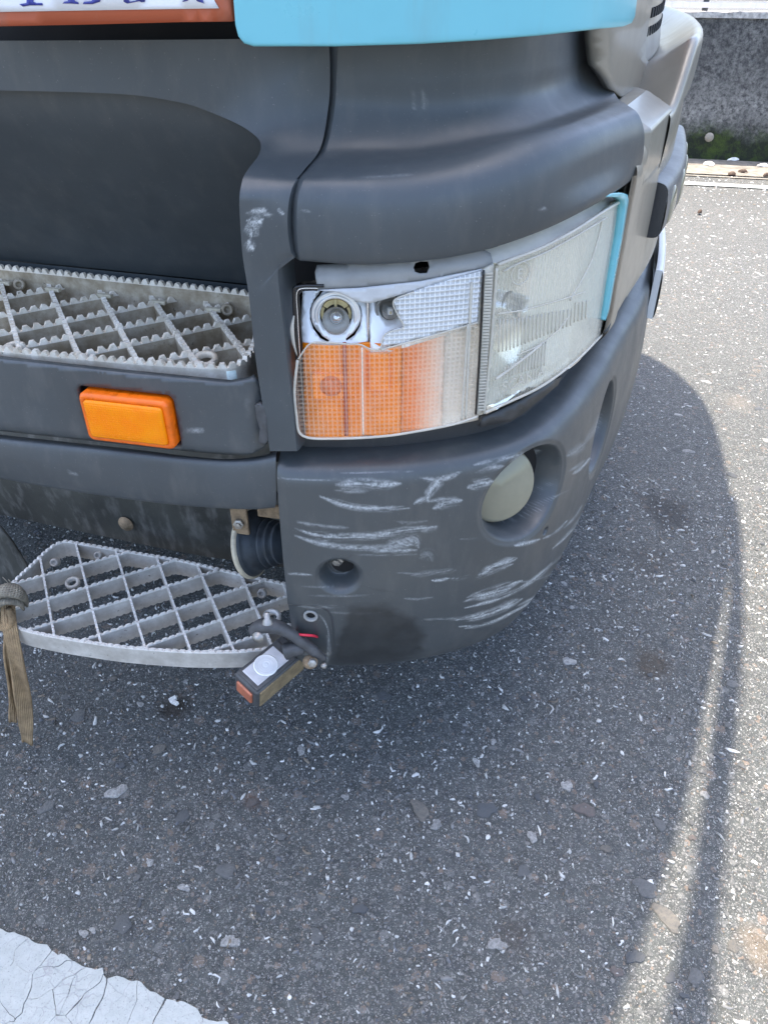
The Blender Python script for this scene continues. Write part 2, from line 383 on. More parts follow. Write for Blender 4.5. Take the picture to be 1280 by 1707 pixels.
def scuffs(o, strokes, smears=()):
    "worn-in paint scrapes: strokes = (polyline, width, strength) given where they sit on the panel"
    me = o.data; n = len(me.vertices); co = np.zeros(n*3); me.vertices.foreach_get('co', co); X, Y = proj(co.reshape(-1, 3))
    val = np.zeros(n)
    for si, (pl, wd, st) in enumerate(strokes):
        pl = cr(np.array(pl, float), 24); along = 0.0
        near = (X > pl[:, 0].min()-wd*2) & (X < pl[:, 0].max()+wd*2) & (Y > pl[:, 1].min()-wd*2) & (Y < pl[:, 1].max()+wd*2)
        if not near.any(): continue
        x, y = X[near], Y[near]; best = np.full(x.shape, 1e9); bs = np.zeros(x.shape); ba = np.zeros(x.shape); tot = np.sum(np.linalg.norm(np.diff(pl, axis=0), axis=1))
        for a, b_ in zip(pl[:-1], pl[1:]):
            v = b_-a; L = np.linalg.norm(v)+1e-9; t = np.clip(((x-a[0])*v[0]+(y-a[1])*v[1])/L**2, 0, 1)
            dx = x-a[0]-t*v[0]; dy = y-a[1]-t*v[1]; dist = np.hypot(dx, dy); up = dist < best
            best = np.where(up, dist, best); bs = np.where(up, (dx*v[1]-dy*v[0])/L, bs); ba = np.where(up, along+t*L, ba); along += L
        taper = np.clip(np.minimum(ba, tot-ba)/(tot*.25)+.15, 0, 1)
        q = np.clip(1-best/(wd*taper*.62+.8), 0, 1)**1.05*1.35
        streak = vnoise(ba/34.+si*7, bs/1.1+50, si)*.75+vnoise(ba/9., bs/1.6+20, si+9)*.3+vnoise(ba/16., bs/9.+7, si+4)*.3
        val[near] = np.maximum(val[near], q*st*np.clip(streak*2.6-.95, 0, 1.15))
    a = me.attributes.new('scuff', 'FLOAT', 'POINT'); a.data.foreach_set('value', val.astype(np.float32))
    sm = np.zeros(n)
    for poly, soft, st in smears:
        poly = np.array(poly, float); P = np.stack([X+(vnoise(X/12, Y/5, 3)-.5)*8, Y+(vnoise(X/12, Y/5, 5)-.5)*6], 1)
        ins = inpoly(P, poly); dd = np.full(n, 1e9); B = dens(poly, 4); idx = np.where(ins)[0]
        for k in range(0, len(idx), 4000):
            ii = idx[k:k+4000]; dd[ii] = np.min(np.hypot(P[ii, 0][:, None]-B[:, 0], P[ii, 1][:, None]-B[:, 1]), axis=1)
        sm = np.maximum(sm, np.where(ins, np.clip(dd/soft, 0, 1), 0)*st)
    a = me.attributes.new('smear', 'FLOAT', 'POINT'); a.data.foreach_set('value', sm.astype(np.float32))

# ================================================================== the setting
def asphalt_mat():
    m, nt, b = newmat('worn asphalt'); g = G(nt); co = g.coord()
    wob = g.n('ShaderNodeVectorMath', {0: co, 1: g.n('ShaderNodeVectorMath', {0: g.noise(90, 3, .6, out=1), 'Scale': .012}, operation='SCALE').outputs[0]}, operation='ADD').outputs[0]
    big = g.noise(1.6, 6, .6); mid = g.noise(26, 6, .7)
    c = g.mix(g.ramp(mid, [(.3, 0), (.7, 1)]), (.028, .0325, .0330), (.078, .088, .088))
    c = g.mix(g.math('MULTIPLY', g.ramp(big, [(.3, 0), (.75, 1)]), .45), c, (.092, .097, .091))
    hs = []
    for sc, th, lo, hi, k in ((46, .30, (.045, .050, .053), (.17, .175, .172), .7), (95, .12, (.045, .049, .052), (.21, .213, .208), .8), (190, .18, (.055, .058, .060), (.28, .283, .275), .85), (380, .45, (.09, .093, .093), (.42, .42, .405), .7), (760, .62, (.14, .142, .14), (.50, .50, .48), .6)):
        v = g.n('ShaderNodeTexVoronoi', {'Vector': wob, 'Scale': sc}); sep = g.n('ShaderNodeSeparateColor', {'Color': v.outputs['Color']})
        sel = g.math('GREATER_THAN', sep.outputs[0], th); rad = g.math('ADD', g.math('MULTIPLY', sep.outputs[1], .36), .20)
        edge = g.math('MULTIPLY', g.math('SUBTRACT', rad, v.outputs['Distance']), 14, clamp=True)
        mask = g.math('MULTIPLY', g.math('MULTIPLY', sel, edge), k)
        stone = g.mix(g.math('POWER', sep.outputs[2], 1.7), lo, hi)
        hue = g.mix(g.math('GREATER_THAN', sep.outputs[1], .96), stone, (.17, .135, .11))
        c = g.mix(mask, c, hue); hs.append(g.math('MULTIPLY', mask, 40./sc))
    # oil spots, rusty streaks and a broad dark patch below the bumper, noise-edged
    sepc = g.n('ShaderNodeSeparateXYZ', {'Vector': co}); wn = g.noise(7, 5, .65)
    for (px, py), r, col, k in (((1112, 852), .10, (.022, .021, .021), .62), ((290, 1180), .045, (.028, .022, .017), .8), ((1080, 940), .07, (.05, .042, .036), .3), ((860, 1560), .04, (.05, .040, .033), .35), ((1265, 1580), .04, (.22, .16, .10), .35), ((420, 1335), .018, (.10, .06, .045), .5), ((600, 990), .3, (.03, .03, .03), .35), ((1230, 670), .07, (.20, .17, .14), .3), ((1090, 1105), .05, (.05, .035, .02), .5)):
        p = onz(px, py, 0)
        dx = g.math('SUBTRACT', sepc.outputs[0], float(p[0])); dy = g.math('MULTIPLY', g.math('SUBTRACT', sepc.outputs[1], float(p[1])), .8)
        dist = g.math('SQRT', g.math('ADD', g.math('MULTIPLY', dx, dx), g.math('MULTIPLY', dy, dy)))
        q = g.math('DIVIDE', g.math('ADD', dist, g.math('MULTIPLY', g.math('SUBTRACT', wn, .5), r*1.6)), r)
        c = g.mix(g.math('MULTIPLY', g.ramp(q, [(.35, 1), (1., 0)]), k), c, col)
    g.set(b.inputs['Base Color'], c); b.inputs['Roughness'].default_value = .72; b.inputs['Specular IOR Level'].default_value = .35
    h = g.math('ADD', g.math('MULTIPLY', mid, .9), g.math('ADD', g.math('ADD', hs[0], hs[1]), g.math('ADD', hs[2], hs[3])))
    h = g.math('ADD', h, g.math('MULTIPLY', g.noise(230, 4, .7), .8))
    g.set(b.inputs['Normal'], g.bump(h, .9, .0028, g.bump(g.noise(4, 3), .3, .02)))
    return m
MAT['asphalt'] = asphalt_mat()
# one sheet, finer near the truck
xs = np.concatenate([np.linspace(-80, -3, 12), np.linspace(-2.5, 5, 60), np.linspace(6, 80, 12)]); ys = np.concatenate([np.linspace(-40, -1, 8), np.linspace(-.6, 8, 70), np.linspace(9, 120, 12)])
gx, gy = np.meshgrid(xs, ys); gz = -.0035*(vnoise(gx*1.3+9, gy*1.3+4, 2))
ground = struct(mk('ground', np.stack([gx, gy, gz], -1).reshape(-1, 3), gridfaces(len(xs), len(ys)), 'asphalt'))

# aggregate: a few hundred of the larger stones as pieces, the uncountable chips as one mass
def chipmat(name):
    m, nt, b = newmat(name); g = G(nt)
    a = g.attr('tint', 'Color'); n = g.noise(300, 3)
    g.set(b.inputs['Base Color'], g.mix(g.ramp(n, [(.3, 0), (.7, .45)]), a, mul((.12, .12, .12), 1))); b.inputs['Roughness'].default_value = .6
    g.set(b.inputs['Normal'], g.bump(n, .3, .0006)); return m
MAT['chips'] = chipmat('aggregate chips')
def chip_colour(n):
    r = rng.random(n); out = np.zeros((n, 3)); v = rng.random(n)
    w_ = r < .47; out[w_] = (np.array([.40, .41, .395])+(v[w_, None]**1.4*.40))
    m_ = (r >= .47) & (r < .80); out[m_] = np.array([.12, .126, .128])+v[m_, None]*.13
    b_ = (r >= .80) & (r < .92); out[b_] = np.array([.07, .08, .095])+v[b_, None]*.06
    t_ = r >= .92; out[t_] = np.array([.22, .18, .13])*(.5+v[t_, None]*.7)
    return out
def chips(n, x0, x1, y0, y1, smin, smax):
    K = 7; cx = rng.uniform(x0, x1, n); cy = rng.uniform(y0, y1, n); sz = smin*(smax/smin)**(rng.random(n)**2.2)
    th = rng.uniform(0, math.pi, n); el = 1+rng.random(n)**2*2.2; bend = rng.normal(0, .36, n)
    a = np.linspace(0, 2*math.pi, K, endpoint=False)[None]+rng.uniform(-.3, .3, (n, K)); r = sz[:, None]*rng.uniform(.42, 1.2, (n, K))*.5
    lx = r*np.cos(a)*el[:, None]; ly = r*np.sin(a)/np.sqrt(el)[:, None]; ly = ly+bend[:, None]*lx**2/(sz[:, None]+1e-6)
    X = cx[:, None]+lx*np.cos(th)[:, None]-ly*np.sin(th)[:, None]; Y = cy[:, None]+lx*np.sin(th)[:, None]+ly*np.cos(th)[:, None]
    h = np.minimum(sz*.16, .0010)*rng.uniform(.4, 1.2, n)
    tiltx = rng.normal(0, .12, n); Zt = h[:, None]+lx*tiltx[:, None]
    sc = .8
    Xt = cx[:, None]+(X-cx[:, None])*sc; Yt = cy[:, None]+(Y-cy[:, None])*sc
    V = np.concatenate([np.stack([Xt, Yt, np.maximum(Zt, .0002)], -1), np.stack([X, Y, np.full_like(X, -.006)], -1)], 1)
    return V.reshape(-1, 3), n, K
def chip_object(name, sets):
    VV = []; FF = []; CC = []; off = 0
    for st in sets:
        V, n, K = chips(*st); VV.append(V); col = chip_colour(n); CC.append(np.repeat(col, 2*K, axis=0))
        for i in range(n):
            o = off+i*2*K; FF.append(tuple(range(o, o+K)))
            for k in range(K): k2 = (k+1) % K; FF.append((o+K+k, o+K+k2, o+k2, o+k))
        off += len(V)
    V = np.concatenate(VV); Cc = np.concatenate(CC)
    me = bpy.data.meshes.new(name); me.vertices.add(len(V)); me.vertices.foreach_set('co', V.ravel())
    ls = np.fromiter((len(f) for f in FF), dtype=np.int32); me.loops.add(int(ls.sum())); me.loops.foreach_set('vertex_index', np.fromiter((v for f in FF for v in f), dtype=np.int32))
    me.polygons.add(len(FF)); me.polygons.foreach_set('loop_start', np.concatenate([[0], np.cumsum(ls)[:-1]]).astype(np.int32))
    me.update(calc_edges=True); me.validate()
    a = me.attributes.new('tint', 'FLOAT_COLOR', 'POINT'); a.data.foreach_set('color', np.concatenate([Cc, np.ones((len(Cc), 1))], 1).astype(np.float32).ravel())
    me.materials.append(MAT['chips']); o = bpy.data.objects.new(name, me); COL.objects.link(o); return o
agg = chip_object('aggregate', [(19000, -1.25, 1.35, .25, 2.0, .0014, .0062), (4200, -1.25, 1.35, .25, 2.0, .0035, .0125), (7000, .3, 2.4, 1.3, 4.2, .003, .012), (4200, .9, 4.2, 3.2, 6.6, .006, .022)])
agg['kind'] = 'stuff'; agg['label'] = 'pale and grey stone chips set in the worn asphalt'; agg['category'] = 'gravel'

def stonemat(name, a, b_, rough=.65):
    m, nt, b = newmat(name); g = G(nt); oi = g.n('ShaderNodeObjectInfo').outputs['Random']
    c = g.mix(oi, a, b_); n = g.noise(5, 6, .75)
    g.set(b.inputs['Base Color'], g.mix(g.ramp(n, [(.35, 0), (.70, .9)]), c, (.085, .087, .09))); b.inputs['Roughness'].default_value = rough
    g.set(b.inputs['Normal'], g.bump(n, .5, .05)); return m
SM = [stonemat('pale stone', (.30, .305, .298), (.56, .56, .54)), stonemat('grey stone', (.10, .105, .107), (.18, .185, .18)), stonemat('dark blue stone', (.058, .068, .078), (.095, .105, .115)), stonemat('tan stone', (.14, .13, .11), (.24, .22, .185)), stonemat('red stone', (.115, .092, .08), (.16, .13, .115))]
def stone_mesh(i, mi):
    bm = bmesh.new(); n = 13; el = 1+.7*rng.random(); rings = []
    ph = rng.uniform(0, 6.28, 4); th = np.linspace(0, 2*math.pi, n, endpoint=False)
    rad = 1+.20*np.sin(2*th+ph[0])+.14*np.sin(3*th+ph[1])+.10*np.sin(5*th+ph[2])+rng.uniform(-.10, .10, n)
    for sc, z in ((1.0, -.3), (1.0, .0), (.93, .07), (.6, .09)):
        rings.append([bm.verts.new((rad[k]*sc*.5*el*math.cos(th[k]), rad[k]*sc*.5*math.sin(th[k]), z+(rng.uniform(-.02, .02) if z > 0 else 0))) for k in range(n)])
    for r0, r1 in zip(rings[:-1], rings[1:]):
        for k in range(n): bm.faces.new((r0[k], r0[(k+1) % n], r1[(k+1) % n], r1[k]))
    bm.faces.new(rings[-1]); me = bpy.data.meshes.new('stone'); bm.to_mesh(me); bm.free(); me.materials.append(SM[mi])
    me.polygons.foreach_set('use_smooth', [True]*len(me.polygons)); return me
STONES = [[stone_mesh(i, mi) for i in range(8)] for mi in range(5)]
def put_stone(x, y, size, mi, rot=None, flat=.45):
    me = random.choice(STONES[mi]); o = bpy.data.objects.new('stone', me); COL.objects.link(o); o.parent = ground
    o.location = (x, y, 0); o.scale = (size, size, size*flat); o.rotation_euler = (random.uniform(-.06, .06), random.uniform(-.06, .06), random.uniform(0, 6.28) if rot is None else rot); return o
for px, py, sz, mi, rot in [(205,1539,33,1,1.2),(383,1570,26,0,.3),(193,1320,32,0,.4),(502,1251,22,0,1.1),(700,1350,36,3,2.0),(810,1350,34,2,.1),(727,1375,24,0,.3),(828,1575,26,0,.2),(887,1395,24,0,1.2),(975,1350,36,4,.1),(945,1310,22,0,2.2),(1112,1530,40,3,2.1),(1058,1595,30,2,.4),(1028,1620,22,4,.2),(375,1452,30,1,2.5),(265,1248,22,3,.3),(948,1102,28,0,2.6),(305,1360,26,1,.4),(131,1193,30,1,.2),(420,1338,20,4,.2),(600,1515,24,2,.3),(1222,1578,22,3,.2),(1010,1415,20,3,.6),(1175,1325,18,0,.5),(528,1560,24,1,2.4),(1075,1480,34,1,2.8),(1160,1628,30,1,2.6),(990,880,12,3,.4),(1118,1630,18,1,1),(640,1160,24,2,.2),(78,1345,24,1,.6),(250,1438,16,0,.3),(872,1452,24,1,.3),(1100,1375,22,1,1.2),(296,1715,18,1,1),(1190,620,12,0,.2),(1147,752,18,0,.1),(1220,1140,20,1,2.6)]:
    p = onz(px, py, 0); L = np.linalg.norm(p-CAMP); put_stone(p[0], p[1], sz/FPX*L*.66, mi, rot)
for k in range(255):
    x = random.uniform(-.95, 1.3); y = random.uniform(.38, 1.9)
    if k > 205: x = random.uniform(.9, 2.2); y = random.uniform(1.7, 3.4)
    put_stone(x, y, random.uniform(.006, .013) if k <= 205 else random.uniform(.012, .026), random.choices(range(5), (4, 7, 4, 1.5, .3))[0])

# cracked white bay line: separate plates of old paint
def flake_mat():
    m, nt, b = newmat('old white road paint'); g = G(nt)
    n = g.noise(55, 6, .7); sp = g.noise(330, 3, .6); cr_ = g.vor(34, feature='DISTANCE_TO_EDGE', vec=g.n('ShaderNodeVectorMath', {0: g.coord(), 1: g.n('ShaderNodeVectorMath', {0: g.noise(18, 3, out=1), 'Scale': .05}, operation='SCALE').outputs[0]}, operation='ADD').outputs[0])
    c = g.mix(g.ramp(n, [(.35, 0), (.75, 1)]), (.42, .45, .44), (.33, .36, .35))
    c = g.mix(g.ramp(sp, [(.58, 0), (.70, .65)]), c, (.16, .165, .165))
    fine = g.math('MULTIPLY', g.ramp(cr_, [(.008, 1), (.03, 0)]), g.ramp(g.noise(9, 3), [(.42, 0), (.6, .8)]))
    c = g.mix(fine, c, (.30, .30, .31))
    g.set(b.inputs['Base Color'], c); b.inputs['Roughness'].default_value = .6
    g.set(b.inputs['Normal'], g.bump(g.math('SUBTRACT', g.math('ADD', n, g.math('MULTIPLY', g.noise(200, 4), .6)), fine), .5, .0015)); return m
MAT['roadpaint'] = flake_mat()
LA = onz(0, 1548, 0)[:2]; LB = onz(378, 1707, 0)[:2]; ld = (LB-LA)/np.linalg.norm(LB-LA); ln = np.array([-ld[1], ld[0]])
if ln[1] > 0: ln = -ln
def clip_half(poly, p, n):
    out = []
    for a, b_ in zip(poly, poly[1:]+poly[:1]):
        da = (a-p)@n; db = (b_-p)@n
        if da <= 0: out.append(a)
        if da*db < 0: out.append(a+(b_-a)*(da/(da-db)))
    return out
bay = mk('bay_line', [(*(LA+ld*-.5+ln*.006), .0012), (*(LA+ld*1.2+ln*.006), .0012), (*(LA+ld*1.2+ln*.10), .0012), (*(LA+ld*-.5+ln*.10), .0012)], [(0, 1, 2, 3)], MAT['asphalt'], smooth=False); struct(bay)
sites = [np.array([random.uniform(-.5, 1.2), random.uniform(0, .16)]) for _ in range(115)]
for it in range(0):   # relax a little so plates are of like size
    acc = [[] for _ in sites]
    for q in [np.array([random.uniform(-.5, 1.2), random.uniform(0, .16)]) for _ in range(2500)]:
        acc[int(np.argmin([np.sum((q-s_)**2) for s_ in sites]))].append(q)
    sites = [s_*.5+np.mean(a, axis=0)*.5 if a else s_ for s_, a in zip(sites, acc)]
def wob(p, k=1.0): return np.array([(vnoise(np.array(p[0]*f+3), np.array(p[1]*f+7), 5)-.5)*a for f, a in ((55, .012*k),)] + [(vnoise(np.array(p[0]*60+31), np.array(p[1]*60+17), 8)-.5)*.012*k])
for i, s0 in enumerate(sites):
    cell = [np.array(q, float) for q in ((-.5, 0), (1.2, 0), (1.2, .16), (-.5, .16))]
    for j, s1 in enumerate(sites):
        if j != i and np.sum((s1-s0)**2) < .09:
            n_ = (s1-s0)/np.linalg.norm(s1-s0); cell = clip_half(cell, (s0+s1)/2-n_*random.choice((.00015, .0003, .0005, .0006, .0011)), n_)
            if len(cell) < 3: break
    if len(cell) < 3: continue
    B = dens(np.array(cell), .006); B = [b_+wob(b_)+(np.array([0, (vnoise(np.array(b_[0]*90), np.array(.5), 4)-.35)*.007]) if b_[1] < .002 else 0) for b_ in B]
    W = [LA+ld*b_[0]+ln*b_[1] for b_ in B]; n = len(W); th = .0024+random.uniform(-.0004, .0005); V = [(*p, th) for p in W]+[(*p, -.002) for p in W]
    mk('paint_flake', V, [tuple(range(n))]+[(n+k, n+(k+1) % n, (k+1) % n, k) for k in range(n)], 'roadpaint', bay, smooth=False)
# white line and pale apron by the wall
WA = np.array([2.358, 6.70]); wd = np.array([.972, -.235]); wn_ = np.array([-wd[1]*-1, -wd[0]]); wn_ = np.array([-.235, -.972])
def strip(name, d0, d1, z, mat, a=-9., b_=9.):
    P = [WA+wd*a+wn_*d0, WA+wd*b_+wn_*d0, WA+wd*b_+wn_*d1, WA+wd*a+wn_*d1]
    return struct(mk(name, [(*p, z) for p in P], [(0, 3, 2, 1)], mat, smooth=False))
MAT['apron'] = plain('dusty concrete apron', (.20, .185, .16), .85, 0, .4, 14, .8)
strip('wall_gutter', .0, .55, .004, 'apron'); 
strip('far_bay_line', .83, .93, .004, 'roadpaint')
strip('gutter_joint', .60, .63, .004, 'apron')

# concrete wall, coping crust and rail
def wall_mat():
    m, nt, b = newmat('stained concrete'); g = G(nt); co = g.coord()
    n = g.noise(2.2, 7, .7); n2 = g.noise(30, 7, .8); st = g.noise(6, 6, .7, vec=g.map(co, (1, 1, .25)))
    c = g.mix(g.ramp(n2, [(.40, 0), (.62, 1)]), (.045, .045, .048), (.24, .235, .225))
    c = g.mix(g.ramp(st, [(.45, 0), (.75, .75)]), c, (.045, .045, .047))
    z = g.n('ShaderNodeSeparateXYZ', {'Vector': co}).outputs[2]
    pale = g.math('MULTIPLY', g.ramp(g.math('ADD', z, g.math('MULTIPLY', g.math('SUBTRACT', n, .5), .7)), [(.2, 0), (.33, 1), (.5, .3), (.62, 0)]), g.ramp(g.noise(34, 6, .8), [(.42, 0), (.62, .9)]))
    c = g.mix(pale, c, (.38, .37, .35))
    moss = g.ramp(g.math('ADD', z, g.math('MULTIPLY', g.math('SUBTRACT', g.noise(4, 6, .7), .5), .5)), [(.17, 1), (.33, 0)])
    mcol = g.mix(g.ramp(g.noise(9, 5, .7), [(.45, 0), (.66, 1)]), (.016, .022, .013), (.055, .085, .014))
    c = g.mix(moss, c, mcol)
    g.set(b.inputs['Base Color'], c); b.inputs['Roughness'].default_value = .9
    g.set(b.inputs['Normal'], g.bump(g.math('ADD', n2, g.noise(90, 4, .7)), .8, .012)); return m
MAT['wall'] = wall_mat()
wall = thing('concrete_wall', 'weathered dark concrete boundary wall with mossy foot and pale crusty top', 'wall', (*WA, 0))
def wallbox(name, d0, d1, z0, z1, mat, parent, bumps=0.0, n=160):
    V = []; 
    for i in range(n+1):
        t = -9+18*i/n
        for dd, z in ((d0, z0), (d1, z0), (d1, z1), (d0, z1)):
            q = WA+wd*t+wn_*(dd+random.uniform(-bumps, bumps)); V.append((q[0], q[1], z+(random.uniform(-bumps, bumps) if z == z1 else 0)))
    F = []
    for i in range(n):
        for k in range(4): a = i*4+k; b_ = i*4+(k+1) % 4; F.append((a, b_, b_+4, a+4))
    F += [(3, 2, 1, 0), (n*4, n*4+1, n*4+2, n*4+3)]
    return mk(name, V, [f[::-1] for f in F], mat, parent, smooth=False)
wallbox('wall_body', -.26, .0, -.1, .955, 'wall', wall)
MAT['crust'] = plain('pale lichen crust', (.42, .40, .38), .9, 0, .55, 25, .8)
wallbox('coping', -.26, .012, .9555, .992, 'crust', wall, .006, 320)
wp = ony(1181, 228, 6.56); lathe('plaster_spot', [(.034, -.02), (.030, .003), (.016, .007), (0, .008)], (wp[0], wp[1]-.02, wp[2]), (-.235, -.972, 0), 'apron', wall, 11)
rail = thing('guard_rail', 'pale metal rail running along the top of the concrete wall', 'rail', (*(WA-wn_*.15), .99))
MAT['railpaint'] = paint('weathered white rail', (.66, .66, .70), .4, .3)
wallbox('rail_bar', -.20, -.14, 1.012, 1.047, 'railpaint', rail)
MAT['raildark'] = plain('dark rail', (.08, .085, .09), .5, .3)
wallbox('rail_bar', -.20, -.15, 1.06, 1.10, 'raildark', rail)
for t in np.arange(-8, 9, 1.6):
    q = WA+wd*t-wn_*.17; boxm('post', (q[0], q[1], 1.045), ((*wd, 0), (*wn_, 0), (0, 0, 1)), (.02, .018, .07), 'raildark', rail)
# scraps and leaves blown against the wall
MAT['scrap'] = plain('white scrap', (.74, .74, .72), .6); MAT['leaf'] = plain('dry leaf', (.06, .035, .022), .7, 0, .4, 60)
def scrap(name, px, py, lx, ly, mat, label, cat, group, rot):
    p = onz(px, py, .01); n = 9; V = []; F = []
    for r_, zz in ((1., .002), (.85, .012), (.4, .02)):
        for k in range(n):
            a = 2*math.pi*k/n; x = lx*r_*math.cos(a)*(1+.2*math.sin(3*a+px)); y = ly*r_*math.sin(a)*(1+.2*math.cos(2*a+py))
            V.append((p[0]+x*math.cos(rot)-y*math.sin(rot), p[1]+x*math.sin(rot)+y*math.cos(rot), .004+zz+.006*math.sin(2*a)**2))
    F = gridfaces(n, 3, True)+[tuple(range(2*n, 3*n))]
    tag(mk(name, V, F, mat), label, cat, group)
scrap('paper_scrap', 1182, 273, .045, .04, 'scrap', 'rounded white scrap lying alone on the gutter below the wall', 'scrap', None, .2)
scrap('paper_scrap', 1222, 266, .05, .014, 'scrap', 'thin white sliver against the mossy foot of the wall', 'scrap', 'white slivers by the wall', .1)
scrap('paper_scrap', 1272, 276, .045, .016, 'scrap', 'thin white sliver against the mossy foot of the wall', 'scrap', 'white slivers by the wall', -.3)
for px, py, lx, ly, rt in ((1220, 290, .03, .025, .4), (1238, 286, .035, .012, -.4), (1136, 287, .035, .008, .1), (1277, 292, .03, .012, .2), (1166, 354, .018, .012, .9)):
    scrap('dry_leaf', px, py, lx, ly, 'leaf', 'small dark dry leaf on the sunlit ground near the wall', 'leaf', 'dry leaves near the wall', rt)
MAT['chipwhite'] = plain('broken white plastic', (.72, .72, .70), .45, 0, .2, 200)
p = onz(290, 1172, 0)
fr = thing('plastic_fragment', 'small broken white plastic piece lying on dark stain under the step', 'fragment', (p[0], p[1], 0))
for k, (dx, dy, a, sx, sy) in enumerate(((-.003, .006, .5, .008, .005), (.004, -.005, -.6, .009, .004))):
    boxm('shard', (p[0]+dx, p[1]+dy, .005+.0015*k), ((math.cos(a), math.sin(a), .2), (-math.sin(a), math.cos(a), 0), (-.2*math.cos(a), -.2*math.sin(a), 1)), (sx, sy, .0035), 'chipwhite', fr, .001)

# ================================================================== the truck
truck = thing('truck', 'light blue and charcoal truck cab corner with scraped bumper and broken indicator lamp', 'truck', (-.3, 1.3, 0))

# ---- cab mass above and behind the panels (casts the shadow, mostly out of view)
def plan_loop(d, s0=-2.2, n=220):
    S1 = SL[-1]; s = np.linspace(s0, S1, n); return C(s, 0, d)[:, :2]
def extr(name, d, zs, mat, ins=None, s0=-2.2, cap=True):
    R = []
    for k, z in enumerate(zs):
        L = plan_loop(d-(ins[k] if ins else 0), s0); R.append(np.concatenate([L, np.full((len(L), 1), z)], 1))
    n = len(R[0]); V = np.concatenate(R); F = gridfaces(n, len(zs), True)
    if cap: F += [tuple(range(n))[::-1], tuple(range((len(zs)-1)*n, len(zs)*n))]
    return mk(name, V, F, mat, truck)
# roof outline: set back from the bumper line at the corner, raked front
SUNK = 2.9/math.tan(SUN_EL)*np.array([-.481, .877])
def up(px, py): return onz(px, py, 0)[:2]+SUNK
roof_front = [up(1046,1707), up(1115,1500), up(1158,1350), up(1186,1200), up(1206,1080), up(1232,900), up(1213,760), up(1178,670), up(1128,620), up(1073,590)]
roof = np.concatenate([[(-2.4, 1.40), (-1.1, 1.07), (-.5, .945), (-.2, .93), (-.06, .99)], roof_front, [(.42, 3.75), (-2.2, 4.2)]])
def cab_rings():
    base = plan_loop(-.10, -2.4, 200); top = cr(roof, 200); R = []
    for z, f, sc in ((1.36, 0, 1), (1.7, .10, 1), (2.2, .55, 1), (2.6, .92, 1), (2.82, 1, 1), (2.90, 1, .985), (2.93, 1, .9)):
        L = base*(1-f)+top*f; c_ = top.mean(0); L = c_+(L-c_)*sc; R.append(np.concatenate([L, np.full((200, 1), z)], 1))
    return R
R = cab_rings(); mk('cab_body', np.concatenate(R), gridfaces(200, len(R), True)+[tuple(range(200))[::-1], tuple(range((len(R)-1)*200, len(R)*200))], 'cyan', truck)
# air deflector standing off the cab corner high up
outer = np.array([up(1196,1900), up(1188,1707), up(1203,1500), up(1213,1380), up(1224,1270), up(1238,1100), up(1240,1000), up(1237,900), up(1229,830)]); inner = np.array([up(1100,1900), up(1115,1707), up(1157,1500), up(1173,1380), up(1187,1270), up(1208,1100), up(1220,1000), up(1225,900), up(1222,830)])
ro, ri = cr(outer, 30), cr(inner, 30); V = []
for q in range(30): V += [(*ro[q], 2.90), (*ri[q], 2.90), (*ri[q], 2.86), (*ro[q], 2.86)]
F = [(i*4+k, i*4+(k+1) % 4, i*4+4+(k+1) % 4, i*4+4+k) for i in range(29) for k in range(4)]+[(3, 2, 1, 0), (116, 117, 118, 119)]
mk('air_deflector', V, F, 'dark', truck, smooth=False)
extr('cab_floor', -.37, (.52, 1.32), 'undercoat')

# ---- corner bumper
def smooth01(x): x = np.clip(x, 0, 1); return x*x*(3-2*x)
prof = [(.69,-.135),(.742,-.13),(.749,-.10),(.750,-.06),(.747,-.03),(.739,-.010),(.726,-.001),(.70,.003),(.65,.007),(.58,.009),(.50,.007),(.43,.0),(.38,-.010),(.35,-.021),(.334,-.032),(.327,-.045),(.33,-.065),(.36,-.09)]
pr = cr(np.array(prof), 340)
sb = np.concatenate([np.linspace(0.002, .95, 640), np.linspace(.955, 3.2, 160)])
SS, ZZ = np.meshgrid(sb, pr[:, 0]); DD = np.meshgrid(sb, pr[:, 1])[1].copy()
DD += (vnoise(SS*7, ZZ*7, 11)-.5)*.003
edge = np.clip((.02-SS)/.02, 0, 1); DD -= edge**2*.006            # rounded left edge
lowfade = np.clip((SS-.95)/.4, 0, 1)
def recess(s0, z0, rs, rz, depth, lip=.10, bot=.75, skew=0.0):
    global DD
    face = (ZZ < .74) & (DD > -.04)
    r = np.sqrt(((SS-s0+skew*(ZZ-z0))/rs)**2+((ZZ-z0)/rz)**2)
    k = smooth01((1-r)/(1-bot))
    DD = np.where(face, DD-depth*k-.003*smooth01((1+lip-r)/lip)*(k < 1), DD)
recess(.382, .650, .090, .078, .060, .10, .78)
recess(.083, .563, .032, .032, .030, .12, .55)
recess(.715, .605, .085, .090, .070, .10, .72)
recess(.036, .478, .011, .011, .010, .1, .5)
recess(.432, .557, .007, .007, .012, .1, .5)
